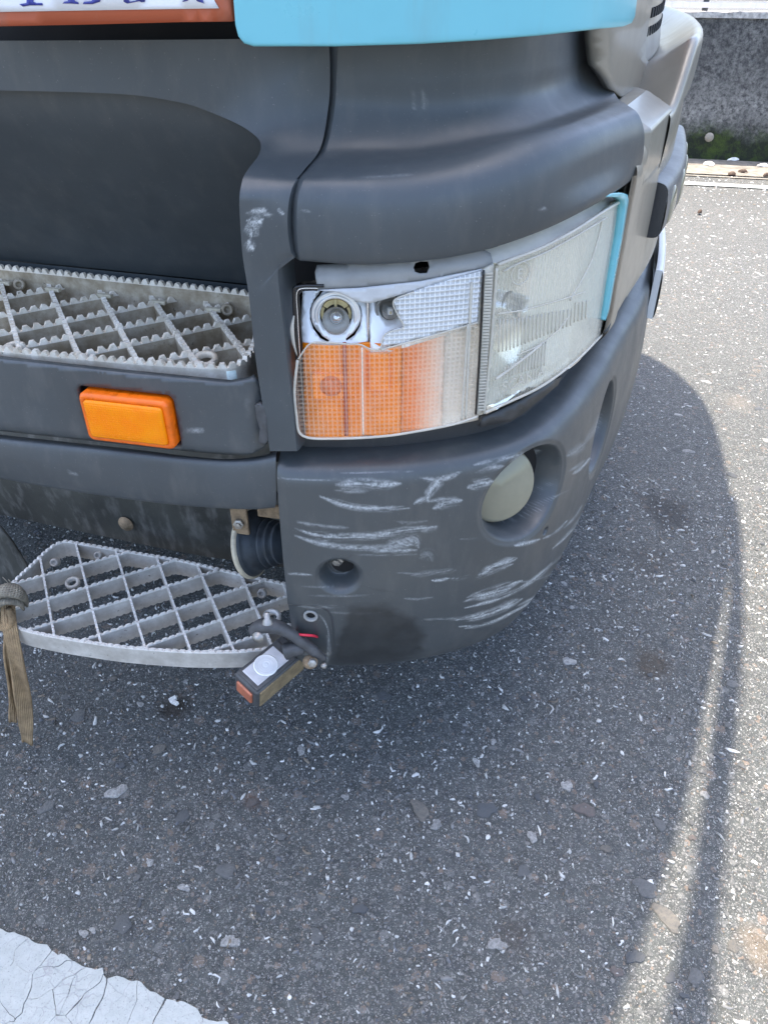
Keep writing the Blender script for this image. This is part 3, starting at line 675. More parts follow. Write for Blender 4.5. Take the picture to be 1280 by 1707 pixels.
# pressed tab panel round the lower clip holes
tabm = ((SS-.03)/.040)**4+((ZZ-.44)/.062)**4
DD -= np.where((ZZ < .70) & (ZZ > .34), .0035*smooth01((1.15-tabm)/.35), 0)
P = C(SS, ZZ, DD)
bumper = mk('bumper', P.reshape(-1, 3), gridfaces(len(sb), len(pr)), 'bumper', truck, uv=np.stack([SS, ZZ], -1).reshape(-1, 2))
st = []
S_ = st.append
S_(([(560,808),(600,805),(640,808),(668,806)],15,1.0)); S_(([(563,815),(590,818),(620,815)],8,.7))
S_(([(533,827),(560,837),(590,845),(640,848),(682,846)],10,1.0))
S_(([(492,880),(520,890),(570,895),(630,892),(690,882),(727,878)],12,1.1)); S_(([(492,893),(530,905),(590,913),(650,912),(690,908)],9,.85)); S_(([(495,870),(530,876),(580,880)],6,.5))
S_(([(640,916),(670,905),(690,900),(697,912)],24,.75)); S_(([(610,917),(650,918),(695,917)],8,.8))
S_(([(740,794),(728,806),(716,820),(712,832)],16,1.1)); S_(([(700,797),(725,800),(755,793),(768,786)],9,.8)); S_(([(690,840),(708,832),(720,836)],8,.9)); S_(([(722,848),(745,838),(770,834)],14,.8)); S_(([(700,838),(735,832),(766,833)],6,.9))
S_(([(780,813),(800,806),(822,802)],17,1.0)); S_(([(792,787),(818,780),(840,777)],9,.7)); S_(([(790,775),(850,762),(892,752)],8,.6)); S_(([(850,771),(868,762),(900,750)],9,.7))
S_(([(700,885),(722,882),(730,876)],7,.5)); S_(([(480,957),(500,957),(520,959)],3,.8)); S_(([(720,968),(735,967),(748,964)],4,1.2)); S_(([(685,960),(710,956),(760,950)],9,.35))
S_(([(798,958),(825,944),(861,930)],12,1.15)); S_(([(790,966),(830,950),(855,940)],5,.7))
S_(([(772,1002),(800,992),(840,978),(870,968)],12,1.25)); S_(([(785,998),(820,990),(850,981)],12,1.0)); S_(([(775,1014),(830,998),(880,973),(934,928)],6,1.1)); S_(([(760,1034),(800,1027),(840,1013),(870,998)],11,1.25)); S_(([(780,1030),(825,1018),(862,998)],10,.9)); S_(([(765,1045),(810,1040),(860,1018),(920,980),(965,940)],4,1.2)); S_(([(775,1048),(820,1038),(855,1022)],5,.8)); S_(([(860,1012),(900,990),(935,960)],4,.9))
S_(([(858,910),(880,905),(900,899)],6,1.0)); S_(([(905,898),(925,888),(945,868)],4,.9)); S_(([(920,915),(945,893),(975,855),(1000,820)],5,.8)); S_(([(930,940),(960,905),(990,865)],3,.8)); S_(([(940,880),(958,862),(970,843)],4,.5))
S_(([(945,760),(960,752),(975,738)],14,.45)); S_(([(955,790),(970,778),(983,763)],6,.9)); S_(([(950,785),(965,775),(975,766)],4,.6)); S_(([(975,735),(990,715),(1000,690)],10,.35)); S_(([(960,750),(985,728),(1000,700)],4,.5))
S_(([(900,1000),(930,975),(960,940),(985,900)],3,.6)); S_(([(460,797),(540,800),(620,797)],2,.45)); S_(([(560,790),(600,788),(690,786)],2,.35))
S_(([(545,1060),(550,1085),(545,1105)],4,.45)); S_(([(525,1020),(540,1035),(548,1060),(545,1098)],3,.5)); S_(([(700,930),(715,925),(720,935)],20,.35))
for k in range(18):
    x = random.uniform(480, 900); y = random.uniform(815, 1040); L = random.uniform(25, 110); c_ = -.28*max(0, (x-650)/250); w_ = random.choice((2, 2, 3, 5))
    S_(([(x, y), (x+L*.5, y+L*.5*c_+2), (x+L, y+L*c_*1.35)], w_, random.uniform(.25, .6)))
scuffs(bumper, st, [([(578,1008),(640,1002),(695,1028),(714,1058),(708,1090),(660,1110),(548,1117),(552,1080)],13,1.0), ([(590,975),(640,980),(665,988),(630,985)],4,.5), ([(560,930),(590,927),(575,937)],4,.8)])
# recess contents
def lamp_disc(name, s0, z0, r, d, mat, parent, dome=.006, tilt=0.0):
    o, t, n, u = frame(s0, z0, d)
    n = (n*.70+(Vector(CAMP)-o).normalized()*.45).normalized()
    return lathe(name, [(r*1.04, -.02), (r*1.04, 0), (r, .004), (r*.94, dome*.6), (r*.6, dome*1.3), (r*.25, dome*1.7), (0, dome*1.8)], o, n+u*tilt, mat, parent, 56)
o_, t_, n_, u_ = frame(.382, .650, -.046)
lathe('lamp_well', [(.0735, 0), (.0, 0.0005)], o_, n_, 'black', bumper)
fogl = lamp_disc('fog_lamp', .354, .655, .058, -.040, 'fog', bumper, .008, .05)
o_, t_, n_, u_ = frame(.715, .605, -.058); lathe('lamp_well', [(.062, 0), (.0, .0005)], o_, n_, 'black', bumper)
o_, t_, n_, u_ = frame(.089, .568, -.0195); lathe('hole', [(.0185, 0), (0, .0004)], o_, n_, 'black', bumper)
o_, t_, n_, u_ = frame(.080, .577, -.017); lathe('bolt', [(.010, 0), (.010, .004), (.007, .006), (.007, .009), (0, .010)], o_, n_-u_*.25-t_*.2, 'steel', bumper, 6, smooth=False)
o_, t_, n_, u_ = frame(.036, .478, .002); lathe('clip_ring', [(.0075, -.006), (.0075, .002), (.0105, .003), (.0115, .0015), (.0115, -.004)], o_, n_, 'grey_trim', bumper, 28)
lathe('hole', [(.0078, -.003), (0, -.0028)], o_, n_, 'black', bumper)

# ---- upper corner panel: flared, concave above
def lipin(row, dz, dd):
    out = []
    for p in row:
        i = np.argmin((PL[:, 0]-p[0])**2+(PL[:, 1]-p[1])**2); out.append((p[0]+NM[i, 0]*dd, p[1]+NM[i, 1]*dd, p[2]+dz))
    return np.array(out)
rows = [hrow([(566,20),(700,20),(850,12),(1000,-10)], -.105),
        hrow([(563,80),(700,78),(850,72),(1002,55)], -.105),
        hrow([(561,130),(700,132),(850,120),(1002,85)], -.105),
        hrow([(558,180),(700,186),(850,168),(1007,112)], -.102),
        hrow([(545,245),(700,242),(870,208),(1023,152)], -.078),
        hrow([(521,283),(700,272),(890,226),(1045,174)], -.034),
        hrow([(505,303),(700,300),(900,252),(1064,190)], -.010),
        hrow([(497,330),(700,330),(900,282),(1073,215)], 0),
        hrow([(495,372),(700,375),(900,330),(1073,250)], .004),
        hrow([(498,420),(600,428),(700,424),(800,408),(900,374),(985,334),(1067,282)], .001),
        hrow([(500,434),(600,440),(700,435),(800,418),(900,385),(982,345),(1064,292)], -.004)]
rows += [lipin(rows[-1], .002, -.010), lipin(rows[-1], .02, -.05)]
fender = mkgrid('corner_panel', loft(rows, 150, 160), 'plastic', truck, flip=False)
scuffs(fender, [([(600,295),(640,293),(690,290)],3,.25), ([(900,350),(905,348),(912,346)],4,.9), ([(505,352),(512,352),(520,353)],2,.8), ([(690,150),(693,165),(690,180)],10,.25), ([(705,150),(708,170),(706,182)],8,.22)])
# inner side of the seam
rowl = hrow([(559,60),(557,130),(554,180),(541,245),(516,283),(500,303),(493,330),(490,372),(494,425)], -.10)
seam = [(563,60,-.105),(561,130,-.105),(558,180,-.102),(545,245,-.078),(521,283,-.034),(505,303,-.010),(497,330,0),(495,372,.004),(498,420,.001),(500,434,-.004)]
r0 = hrow(seam); mkgrid('panel_return', loft([r0, lipin(r0, 0, -.012)+np.array([-.008, .0, 0]), lipin(r0, 0, -.05)+np.array([-.010, .02, 0])], 60, 8), 'plastic', fender, flip=True)
scuffs(bpy.data.objects['panel_return'], [])

# ---- side panel with arch and pillar
I_ = [(-60,149,-.105),(0,150,-.105),(200,156,-.105),(300,170,-.105),(350,186,-.105),(400,208,-.098),(428,228,-.088),(435,243,-.076),(430,260,-.056),(414,281,-.03),(404,300,-.012),(399,335,0),(401,380,0),(405,430,0),(413,480,0),(418,520,0),(425,590,0),(437,670,0),(450,752,-.002)]
O_ = [(-60,67,-.105),(0,67,-.105),(200,66,-.105),(330,65,-.105),(430,64,-.105),(546,64,-.105),(550,130,-.105),(547,180,-.102),(534,246,-.076),(506,284,-.032),(491,304,-.010),(482,332,0),(479,372,.003),(484,416,.001),(490,429,-.002),(463,452,0),(474,560,0),(485,660,0),(495,752,-.002)]
n = len(I_); MI = [tuple(np.array(a)*.5+np.array(b)*.5) for a, b in zip(I_, O_)]
def lin_rows(A, m): 
    A = np.array(A); t = np.linspace(0, len(A)-1, m); j = np.clip(t.astype(int), 0, len(A)-2); f = (t-j)[:, None]; return A[j]*(1-f)+A[j+1]*f
def loft_px(A, B_, m, k):
    A = cr_idx(np.array(A, float), m); B_ = cr_idx(np.array(B_, float), m); G_ = np.zeros((k, m, 3))
    for j in range(k):
        f = j/(k-1); q = A*(1-f)+B_*f
        G_[j] = np.array([H(*r) for r in q])
    return G_
def cr_idx(P, m):
    k = len(P); t = np.linspace(0, k-1, m); j = np.clip(t.astype(int), 0, k-2); x = (t-j)[:, None]
    mt = np.zeros_like(P); mt[1:-1] = (P[2:]-P[:-2])/2; mt[0] = P[1]-P[0]; mt[-1] = P[-1]-P[-2]
    # limit overshoot
    dl = np.diff(P, axis=0)
    for i in range(1, k-1):
        same = dl[i-1]*dl[i] > 0; mt[i] = np.where(same, np.sign(mt[i])*np.minimum(np.abs(mt[i]), 3*np.minimum(np.abs(dl[i-1]), np.abs(dl[i]))), 0)
    return (2*x**3-3*x**2+1)*P[j]+(x**3-2*x*x+x)*mt[j]+(-2*x**3+3*x*x)*P[j+1]+(x**3-x*x)*mt[j+1]
Gd = loft_px(O_, I_, 260, 36)
side = mkgrid('side_panel', Gd, 'plastic', truck)
scuffs(side, [([(418,352),(430,350),(446,350)],8,1.4), ([(410,355),(430,357),(458,358)],5,.9), ([(412,366),(425,370),(438,365)],18,1.15), ([(412,372),(420,385),(418,395)],22,1.2), ([(414,400),(418,410),(422,416)],16,1.1), ([(463,347),(467,352),(473,357)],4,1.0), ([(425,378),(432,372),(438,366)],7,.5)])
# folded edges of arch and pillar
rI = np.array([H(*p) for p in cr_idx(np.array(I_, float), 200)]); e1 = lipin(rI, .0, -.012); e2 = lipin(rI, .002, -.06)
fold = mkgrid('panel_fold', loft([rI, e1, e2], 200, 10), 'plastic', side, flip=False); scuffs(fold, [])
rO = np.array([H(*p) for p in cr_idx(np.array(O_, float), 260)])[140:]
fo2 = mkgrid('panel_fold', loft([rO, lipin(rO, 0, -.006)+np.array([.003, 0, 0]), lipin(rO, 0, -.05)+np.array([.010, 0, 0])], 120, 10), 'plastic', side, flip=True); scuffs(fo2, [])
# recess behind the steps
rows = [hrow([(-70,143),(0,144),(200,150),(300,164),(350,180),(400,202),(440,225)], -.118),
        hrow([(-70,200),(0,200),(200,205),(350,225),(460,250)], -.135),
        hrow([(-70,290),(0,290),(250,300),(470,320)], -.185),
        hrow([(-70,380),(0,382),(250,395),(480,415)], -.255),
        hrow([(-70,428),(0,432),(210,452),(420,474),(480,481)], -.300)]
rec = mkgrid('step_recess', loft(rows, 120, 80), 'plastic', truck); scuffs(rec, [([(60,360),(90,380),(70,400)],40,.0)])
rows = [lipin(hrow([(-70,428),(0,432),(210,452),(420,474),(480,481)], -.300), 0, .006), hrow([(-70,470),(0,475),(210,492),(420,515),(490,524)], -.300), hrow([(-70,640),(490,700)], -.300)]
rec2 = mkgrid('recess_base', loft(rows, 60, 24), 'plastic', truck); scuffs(rec2, [])

# ---- step skirt with the side marker, and the lower skirt
mk_s0, mk_s1, mk_z0, mk_z1 = -.268, -.134, .757, .832
MR = [tuple(proj(C(s, z, -.012))) for s, z in rrect(mk_s0-.005, mk_z0-.004, mk_s1+.002, mk_z1+.004, .010)]
sk = [(-60,592),(0,600),(200,622),(380,640),(425,632),(432,640),(438,680),(444,715),(448,742),(436,752),(410,760),(380,762),(300,755),(200,744),(100,733),(0,722),(-60,716)]
skirt = patch('step_skirt', sk, -.012, 'skirt', truck, step=7, holes=[MR], solid=.012, disp=lambda x, y: -.02*np.clip((x-415)/35, 0, 1)**2-.006*np.clip((y-(722+x*.105-14))/14, 0, 1)**2)
scuffs(skirt, [([(300,715),(318,716),(335,717)],2,1.0), ([(410,660),(415,690),(420,700)],5,.25), ([(60,670),(90,680),(120,690)],20,.0)])
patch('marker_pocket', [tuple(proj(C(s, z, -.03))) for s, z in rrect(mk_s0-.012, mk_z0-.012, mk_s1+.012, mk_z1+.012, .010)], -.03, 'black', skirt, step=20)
def ring_sz(s0, z0, s1, z1, r, d): return np.array([C(s, z, d) for s, z in rrect(s0, z0, s1, z1, r, 6)])
def capped(name, rings, mat, parent, uvs=None):
    n = len(rings[0]); V = np.concatenate(rings); F = gridfaces(n, len(rings), True)+[tuple(range((len(rings)-1)*n, len(rings)*n))]
    uv = []
    for p in V:
        i = np.argmin((PL[:, 0]-p[0])**2+(PL[:, 1]-p[1])**2); uv.append((SL[i], p[2]))
    return mk(name, V, F, mat, parent, uv=uv)
a = (mk_s0+.002, mk_z0+.001, mk_s1-.002, mk_z1-.001)
def ins(a, k): return (a[0]+k, a[1]+k, a[2]-k, a[3]-k)
marker = capped('side_marker', [ring_sz(*a, .009, -.03), ring_sz(*a, .009, -.004), ring_sz(*ins(a, .002), .008, .0), ring_sz(*ins(a, .007), .005, .0015), ring_sz(*ins(a, .0075), .005, .0005), ring_sz(*ins(a, .010), .004, .0005)], 'marker_edge', truck)
capped('lens', [ring_sz(*ins(a, .008), .005, -.002), ring_sz(*ins(a, .0085), .005, .0035), ring_sz(*ins(a, .011), .004, .0048), ring_sz(*ins(a, .02), .004, .0050)], 'marker', marker)
tab = patch('clip_tab', [(425,676),(433,673),(441,680),(445,700),(446,735),(440,742),(431,738),(433,715),(428,700)], .000, 'rubber', skirt, step=5, solid=.008)
rows = [hrow([(-60,716),(0,724),(200,746),(380,765),(440,758),(462,752)], -.035),
        hrow([(-60,722),(0,732),(200,753),(380,770),(440,766),(460,762)], -.018),
        hrow([(-60,745),(0,755),(200,782),(380,802),(440,800),(460,797)], -.012),
        hrow([(-60,775),(0,788),(150,815),(300,834),(420,841),(460,838)], -.014),
        hrow([(-60,782),(0,797),(150,823),(300,842),(420,849),(458,846)], -.020)]
rows.append(lipin(rows[-1], .008, -.03))
lsk = mkgrid('lower_skirt', loft(rows, 110, 40), 'skirt', truck); scuffs(lsk, [([(115,785),(120,790),(130,788)],3,.5)])
# grimy inner panel behind the lower step
sg, zg = np.meshgrid(np.linspace(-1.3, .12, 60), np.linspace(.30, .82, 24))
mkgrid('inner_panel', C(sg, zg, -.30+.012*np.sin(zg*17)+(vnoise(sg*6, zg*6, 4)-.5)*.012), 'undercoat', truck)
patch('inner_plate', [(-60,840),(0,880),(20,905),(52,958),(20,990),(-60,985)], -.275, 'undercoat', truck, step=18, solid=.006)
o_, t_, n_, u_ = frame(*hit(209, 874, -.29), -.292); pl_ = lathe('bolt_plate', [(.017, 0), (.016, .003), (.011, .004), (.010, .008), (0, .0085)], o_, n_, 'rust', truck, 20)

# ---- steps
def toothed(name, path, h, th, pitch, th_h, mats, parent, wavy=0.0, top_flat=(.16, .66)):
    P = np.asarray(path, float); L = np.concatenate([[0], np.cumsum(np.linalg.norm(np.diff(P, axis=0), axis=1))]); nt_ = max(1, int(L[-1]/pitch)); pt = L[-1]/nt_
    q = []; hh = []; hb = []; cap = []
    for k in range(nt_):
        for f, z in ((0, 0), (top_flat[0], 1), (top_flat[1], 1), (top_flat[1]+top_flat[0], 0)):
            j = random.uniform(-.05, .05); q.append((k+f+(j if f else 0))*pt); hh.append(z*th_h*random.uniform(.8, 1.05)); hb.append(wavy*z)
    q.append(L[-1]); hh.append(0); hb.append(0); q = np.minimum(np.array(q), L[-1])
    X = np.stack([np.interp(q, L, P[:, i]) for i in range(3)], 1); T = np.gradient(P, axis=0); T /= np.linalg.norm(T, axis=1)[:, None]+1e-9
    tx = np.interp(q, L, T[:, 0]); ty = np.interp(q, L, T[:, 1]); nn = np.stack([ty, -tx, 0*tx], 1); nn /= np.linalg.norm(nn, axis=1)[:, None]+1e-9
    up = np.array([0, 0, 1.]); V = []
    for i in range(len(q)):
        tw = th/2*(.8 if hh[i] > 0 else 1.0); hz = max(hh[i], .0003)
        V += [X[i]+nn[i]*tw+up*hz, X[i]-nn[i]*tw+up*hz, X[i]-nn[i]*th/2-up*.0012, X[i]-nn[i]*th/2*.75-up*(h+hb[i]), X[i]+nn[i]*th/2*.75-up*(h+hb[i]), X[i]+nn[i]*th/2-up*.0012]
    F = []; fm = []
    for i in range(len(q)-1):
        for k in range(6):
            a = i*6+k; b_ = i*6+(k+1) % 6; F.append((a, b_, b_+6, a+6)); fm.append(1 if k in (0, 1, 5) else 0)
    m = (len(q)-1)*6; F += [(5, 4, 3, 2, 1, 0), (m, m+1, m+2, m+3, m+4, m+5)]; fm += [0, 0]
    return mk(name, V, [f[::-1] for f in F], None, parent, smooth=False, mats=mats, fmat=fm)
def clipline(a, b_, poly):
    "longest part of the line a-b (extended) inside a plan polygon"
    d = b_-a; ts = []
    for p, q in zip(poly, np.roll(poly, -1, axis=0)):
        e = q-p; den = d[0]*e[1]-d[1]*e[0]
        if abs(den) < 1e-12: continue
        t = ((p[0]-a[0])*e[1]-(p[1]-a[1])*e[0])/den; u = ((p[0]-a[0])*d[1]-(p[1]-a[1])*d[0])/den
        if 0 <= u <= 1: ts.append(t)
    ts.sort()
    if len(ts) < 2: return None
    best = max(zip(ts[:-1], ts[1:]), key=lambda x: x[1]-x[0]); return a+d*best[0], a+d*best[1]
# lower step
zl = .36
lower = mk('lower_step', [], [], 'alu_light', truck)
front = [(10,1020),(18,1036),(34,1048),(60,1055),(100,1063),(150,1071),(200,1078),(270,1084),(330,1087),(400,1086),(450,1081),(500,1074)]
rear = [(520,983),(480,975),(400,958),(300,935),(200,918),(130,906),(110,903),(95,907),(80,917),(50,945),(22,972),(14,985),(9,1000),(10,1020)]
fr3 = np.array([onz(x, y, zl) for x, y in front]); re3 = np.array([onz(x, y, zl) for x, y in rear])
LM = ['alu_light', 'alu_light_top']
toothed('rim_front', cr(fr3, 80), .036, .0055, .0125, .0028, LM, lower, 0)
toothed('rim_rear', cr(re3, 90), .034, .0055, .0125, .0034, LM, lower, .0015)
poly = np.concatenate([cr(fr3, 60)[:, :2], cr(re3, 60)[:, :2]])
for a, b_ in [((68,936),(88,1047)),((127,909),(165,1060)),((195,925),(240,1074)),((267,945),(317,1083)),((338,963),(390,1085)),((410,977),(455,1080)),((478,985),(520,1075))]:
    r = clipline(onz(*a, zl)[:2], onz(*b_, zl)[:2], poly)
    if r is not None: toothed('cross_bar', cr(np.array([(*r[0], zl-.0008), (*r[1], zl-.0008)]), 20), .030, .0042, .0118, .0034, LM, lower, .0012)
for a, b_ in [((20,974),(190,927)),((10,1020),(263,943)),((88,1038),(338,959)),((168,1058),(412,977)),((254,1074),(476,995)),((352,1085),(500,1036))]:
    r = clipline(onz(*a, zl)[:2], onz(*b_, zl)[:2], poly)
    if r is not None: toothed('diagonal_bar', cr(np.array([(*r[0], zl), (*r[1], zl)]), 20), .030, .0042, .0122, .0034, LM, lower, .0018)
def boss(px, py, z, r, parent, mat='alu_light', ax=(0, -.8, .5)):
    p = onz(px, py, z); lathe('bolt', [(r, -.012), (r, 0), (r*.85, .003), (r*.5, .0032), (r*.5, -.003), (0, -.003)], p, ax, mat, parent, 18)
boss(90, 938, zl-.012, .0085, lower); boss(163, 926, zl-.012, .008, lower); boss(436, 990, zl-.012, .009, lower)
def eyelet(px, py, z, r, parent, mat, nrm=(0, -.25, 1), hole='black'):
    p = Vector(onz(px, py, z)); lathe('eyelet', [(r*.55, -.004), (r*.55, .003), (r*.75, .005), (r, .003), (r, -.004), (r*.55, -.004)], p, nrm, mat, parent, 26)
eyelet(121, 972, zl-.012, .0135, lower, 'alu_light'); eyelet(453, 1029, zl-.010, .0165, lower, 'alu_light_top')
# upper step
zu = .86
upper = mk('upper_step', [], [], 'alu_dirty', truck)
UF = [(-60,574),(0,583),(100,593),(200,602),(300,609),(360,612),(388,611),(402,606),(413,596),(421,582),(426,566),(430,548)]
uf3 = np.array([onz(x, y, zu) for x, y in UF])
UM = ['alu_dirty', 'alu_top']; URM = ['alu_rim', 'alu_top']
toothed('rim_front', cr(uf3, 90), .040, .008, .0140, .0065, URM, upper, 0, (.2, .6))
zr = zu+.022
UR = [(-60,440),(0,447),(100,457),(200,468),(300,478),(415,491),(470,498)]
ur3 = np.array([onz(x, y, zr) for x, y in UR])
toothed('rim_rear', cr(ur3, 70), .05, .007, .0140, .0075, UM, upper, 0, (.2, .6))
poly = np.concatenate([cr(uf3, 60)[:, :2], cr(ur3, 60)[::-1][:, :2]])
for a, b_ in [((3,477),(32,580)),((85,485),(132,595)),((172,497),(230,605)),((261,509),(330,611)),((352,518),(415,600))]:
    r = clipline(onz(*a, zu)[:2], onz(*b_, zu)[:2], poly)
    if r is not None: toothed('cross_bar', cr(np.array([(*r[0], zu-.001), (*r[1], zu-.001)]), 20), .032, .0075, .0125, .0065, UM, upper, 0, (.2, .6))
for a, b_ in [((15,496),(82,484)),((24,523),(165,496)),((31,552),(238,511)),((40,578),(350,518)),((135,593),(419,531)),((253,604),(425,570))]:
    r = clipline(onz(*a, zu)[:2], onz(*b_, zu)[:2], poly)
    if r is not None: toothed('diagonal_bar', cr(np.array([(*r[0], zu), (*r[1], zu)]), 20), .034, .0070, .0150, .0070, UM, upper, 0, (.2, .6))
for px, py in ((8,470),(90,481),(176,491),(265,502),(357,514)):
    p = onz(px, py, zu+.004); boxm('weld_tab', (p[0], p[1]-.004, p[2]), ((.966, -.259, 0), (.259, .966, 0), (0, 0, 1)), (.013, .004, .0028), 'cream', upper, .001)
for px, py in ((32,474),(379,516)):
    boss(px, py, zu+.004, .0095, upper, 'alu_dirty', (.2, -.9, .35))
eyelet(343, 599, zu-.001, .0165, upper, 'alu_rim')
eyelet(24, 582, zu-.006, .0165, upper, 'alu_rim')
# chipped greenish paint on the rim corner
MAT['chip_green'] = alu('chipped pale green paint', (.50, .68, .66), (.70, .82, .80), (.16, .30, .30), .6, .6, .0)
cpt = cr(uf3, 90); seg = cpt[(cpt[:, 0] > -.212) & (cpt[:, 0] < -.188) & (cpt[:, 1] < .985)]
if len(seg) > 1:
    seg = cr(seg, 12); V = []
    for p in seg: V += [p+np.array([.0, -.0045, -.004]), p+np.array([.0, -.0045, -.034])]
    mk('chipped_patch', V, [(2*i, 2*i+1, 2*i+3, 2*i+2) for i in range(len(seg)-1)], 'chip_green', upper, solid=.0008)

# ---- horn
hs, hz = hit(424, 905, -.13); o_ = Vector(C(hs, hz, -.13)); hax = Vector((.93, -.28, .22))
horn = lathe('horn', [(.0, -.010), (.050, -.010), (.056, -.006), (.057, -.001), (.052, .004), (.046, .008), (.045, .020), (.036, .022), (.036, .024), (.041, .026), (.041, .030), (.034, .032), (.034, .036), (.039, .038), (.038, .042), (.031, .044), (.031, .047), (.035, .049), (.034, .053), (.026, .055), (.024, .062), (0, .064)], o_, hax, 'horn', truck, 48)
lathe('horn_rim', [(.0555, -.009), (.0605, -.008), (.0605, -.002), (.0565, -.0005)], o_, hax, 'cream', horn, 48)
hb = Vector(C(*hit(400, 866, -.10), -.10)); boxm('horn_bracket', hb, ((.95, -.2, 0), (0, 0, 1), (.2, .95, 0)), (.014, .028, .003), 'rust', horn, .002)
lathe('bracket_nut', [(.0085, 0), (.0085, .006), (.005, .007), (.005, .011), (0, .0115)], hb+Vector((-.001, -.004, -.004)), (-.1, -1, .1), 'steel', horn, 6, smooth=False)
hp = Vector(C(*hit(452, 852, -.09), -.09)); boxm('bracket_plate', hp, ((.95, -.2, 0), (0, 0, 1), (.2, .95, 0)), (.022, .012, .003), 'rust', horn, .002)

MAT['tray'] = plain('milky grey lens', (.55, .55, .57), .2, 0, .15); MAT['bulls_eye'] = plain('white lens rings', (.80, .82, .83), .15, 0, .05); MAT['dull_amber'] = plain('dull amber lens', (.40, .13, .07), .35, 0, .3)
# ---- clearance lamp dangling from its bracket
camR, camU, camT = Vector(AX_R), Vector(AX_U), Vector(-AX_F)
e1 = camR*-.064+camU*-.049+camT*.0553; e2 = camR*.040+camU*-.030+camT*.0197; e3 = camR*-.006+camU*-.030+camT*-.0335
k_ = 1.0; e1 *= 1.12; e2 *= 1.12; e3 *= 1.12
cC = Vector(C(*hit(430, 1160, .060), .060)); cen = cC-e1*.5*k_-e2*.5*k_+e3*.5*k_
ax_ = (e1.normalized(), e2.normalized(), e3.normalized())
lampb = boxm('clearance_lamp', cen, ax_, (e1.length*.5, e2.length*.46, e3.length*.47), 'rubber', truck, .006)
up_ = -e3.normalized(); a1 = e1.normalized(); a2 = e2.normalized()
lc = cen+up_*(e3.length*.47); 
boxm('lens_frame', lc+up_*.001+a1*.007, (a1, a2, up_), (e1.length*.40, e2.length*.40, .003), 'rubber', lampb, .002)
boxm('lens_tray', lc+up_*.0045+a1*.010, (a1, a2, up_), (e1.length*.31, e2.length*.31, .0012), 'tray', lampb, .001)
lathe('lens', [(.0200, .0), (.0200, .0022), (.0180, .0028), (.0170, .0016), (.0150, .0030), (.0138, .0016), (.0118, .0032), (.0104, .0018), (.0080, .0034), (.0064, .0020), (.0036, .0032), (0, .0026)], lc+up_*.004+a1*.010, up_, 'bulls_eye', lampb, 36)
ec = cen+a1*(e1.length*.5)
amb = boxm('amber_lens', ec+a1*.001-up_*.001, (a2, up_, a1), (e2.length*.30, e3.length*.28, .003), 'dull_amber', lampb, .003)
boxm('mud_crust', cen+a2*(e2.length*.46)+a1*-.002-up_*.001, (a1, up_, a2), (e1.length*.46, e3.length*.42, .0016), 'mud', lampb, .0012)
def Hd(px, py, d): return C(*hit(px, py, d), d)
arm = tube('bracket_arm', [Hd(422,1052,.020), Hd(434,1044,.020), Hd(458,1044,.018), Hd(484,1056,.016), Hd(508,1074,.014), Hd(530,1090,.012), Hd(541,1098,.010)], [.011, .014, .012, .010, .0105, .010, .006], 'rubber', lampb, 16, 44, .8)
tube('bracket_neck', [Hd(476,1086,.02), Hd(492,1082,.018), Hd(505,1080,.014)], [.014, .012, .011], 'rubber', lampb, 12, 12)
lathe('bolt', [(.0095, 0), (.0095, .003), (.006, .004), (.0055, .008), (0, .009)], Hd(431,1062,.034), camT-camU*.4-camR*.4, 'steel', lampb, 18)
lathe('bolt', [(.008, 0), (.007, .006), (.0045, .008), (.004, .018), (0, .019)], Hd(446,1040,.04), camU+camT*.3, 'steel', lampb, 14)
lathe('bolt', [(.012, 0), (.012, .003), (.0085, .004), (.0075, .009), (0, .010)], Hd(517,1103,.02), camT-camU*.3, 'rust', lampb, 20)
lathe('nut', [(.007, 0), (.007, .006), (.003, .007), (0, .007)], Hd(521,1104,.028), camT-camU*.3, 'steel', lampb, 6, smooth=False)
lathe('nut', [(.005, 0), (.005, .006), (.002, .008), (0, .008)], Hd(540,1108,.016), camT-camU*.3, 'steel', lampb, 8)
tube('wire', [Hd(486,1060,-.01), Hd(496,1058,.012), Hd(510,1059,.016), Hd(522,1060,.010), Hd(529,1062,-.004)], .0022, 'wire_red', lampb, 8, 20)

# ---- light blue corner panel above the flare
cy = [(386,-440),(388,0),(391,40),(396,60),(406,72),(422,77),(560,77),(700,73),(800,67),(900,59),(1000,48),(1040,44),(1054,38),(1060,26),(1063,0),(1074,-440)]
cyan = patch('upper_corner_panel', cy, -.012, 'cyan', truck, step=16, solid=.016, bevel=.004)
# dark gap and backing behind the panels
sg, zg = np.meshgrid(np.linspace(-1.6, .75, 90), np.linspace(1.15, 1.37, 6)); mkgrid('gap_backing', C(sg, zg, -.135), 'black', truck)
# orange door foot with white plate and blue lettering
MAT['orange_dull'] = MAT['orange']
door = patch('door', [(-150,-440),(378,-440),(384,0),(387,30),(386,35),(300,36),(150,40),(0,43),(-150,46)], -.020, 'orange', truck, step=24, solid=.02)
plate = patch('number_panel', [(-150,-130),(340,-130),(357,0),(365,13),(200,15.5),(0,19),(-150,21)], -.0185, 'sign_white', door, step=24, solid=.001)
def glyph(poly): patch('letter', poly, -.0175, 'sign_blue', plate, step=8, solid=.0006)
glyph([(46,-40),(58,-40),(55,2),(60,4),(70,4),(71,8),(50,8),(38,10),(32,6),(44,4)])
glyph([(114,-40),(126,-40),(124,1),(130,3),(131,6),(118,5),(104,5),(107,2),(113,1)])
glyph([(128,-40),(150,-30),(166,-16),(170,-6),(166,2),(154,6),(138,6),(140,2),(152,1),(158,-6),(152,-18),(128,-26)])
glyph([(205,-30),(217,-30),(214,-2),(216,2),(226,0),(234,-8),(236,-30),(246,-30),(241,2),(236,3),(232,1),(222,3),(212,5),(206,2)])
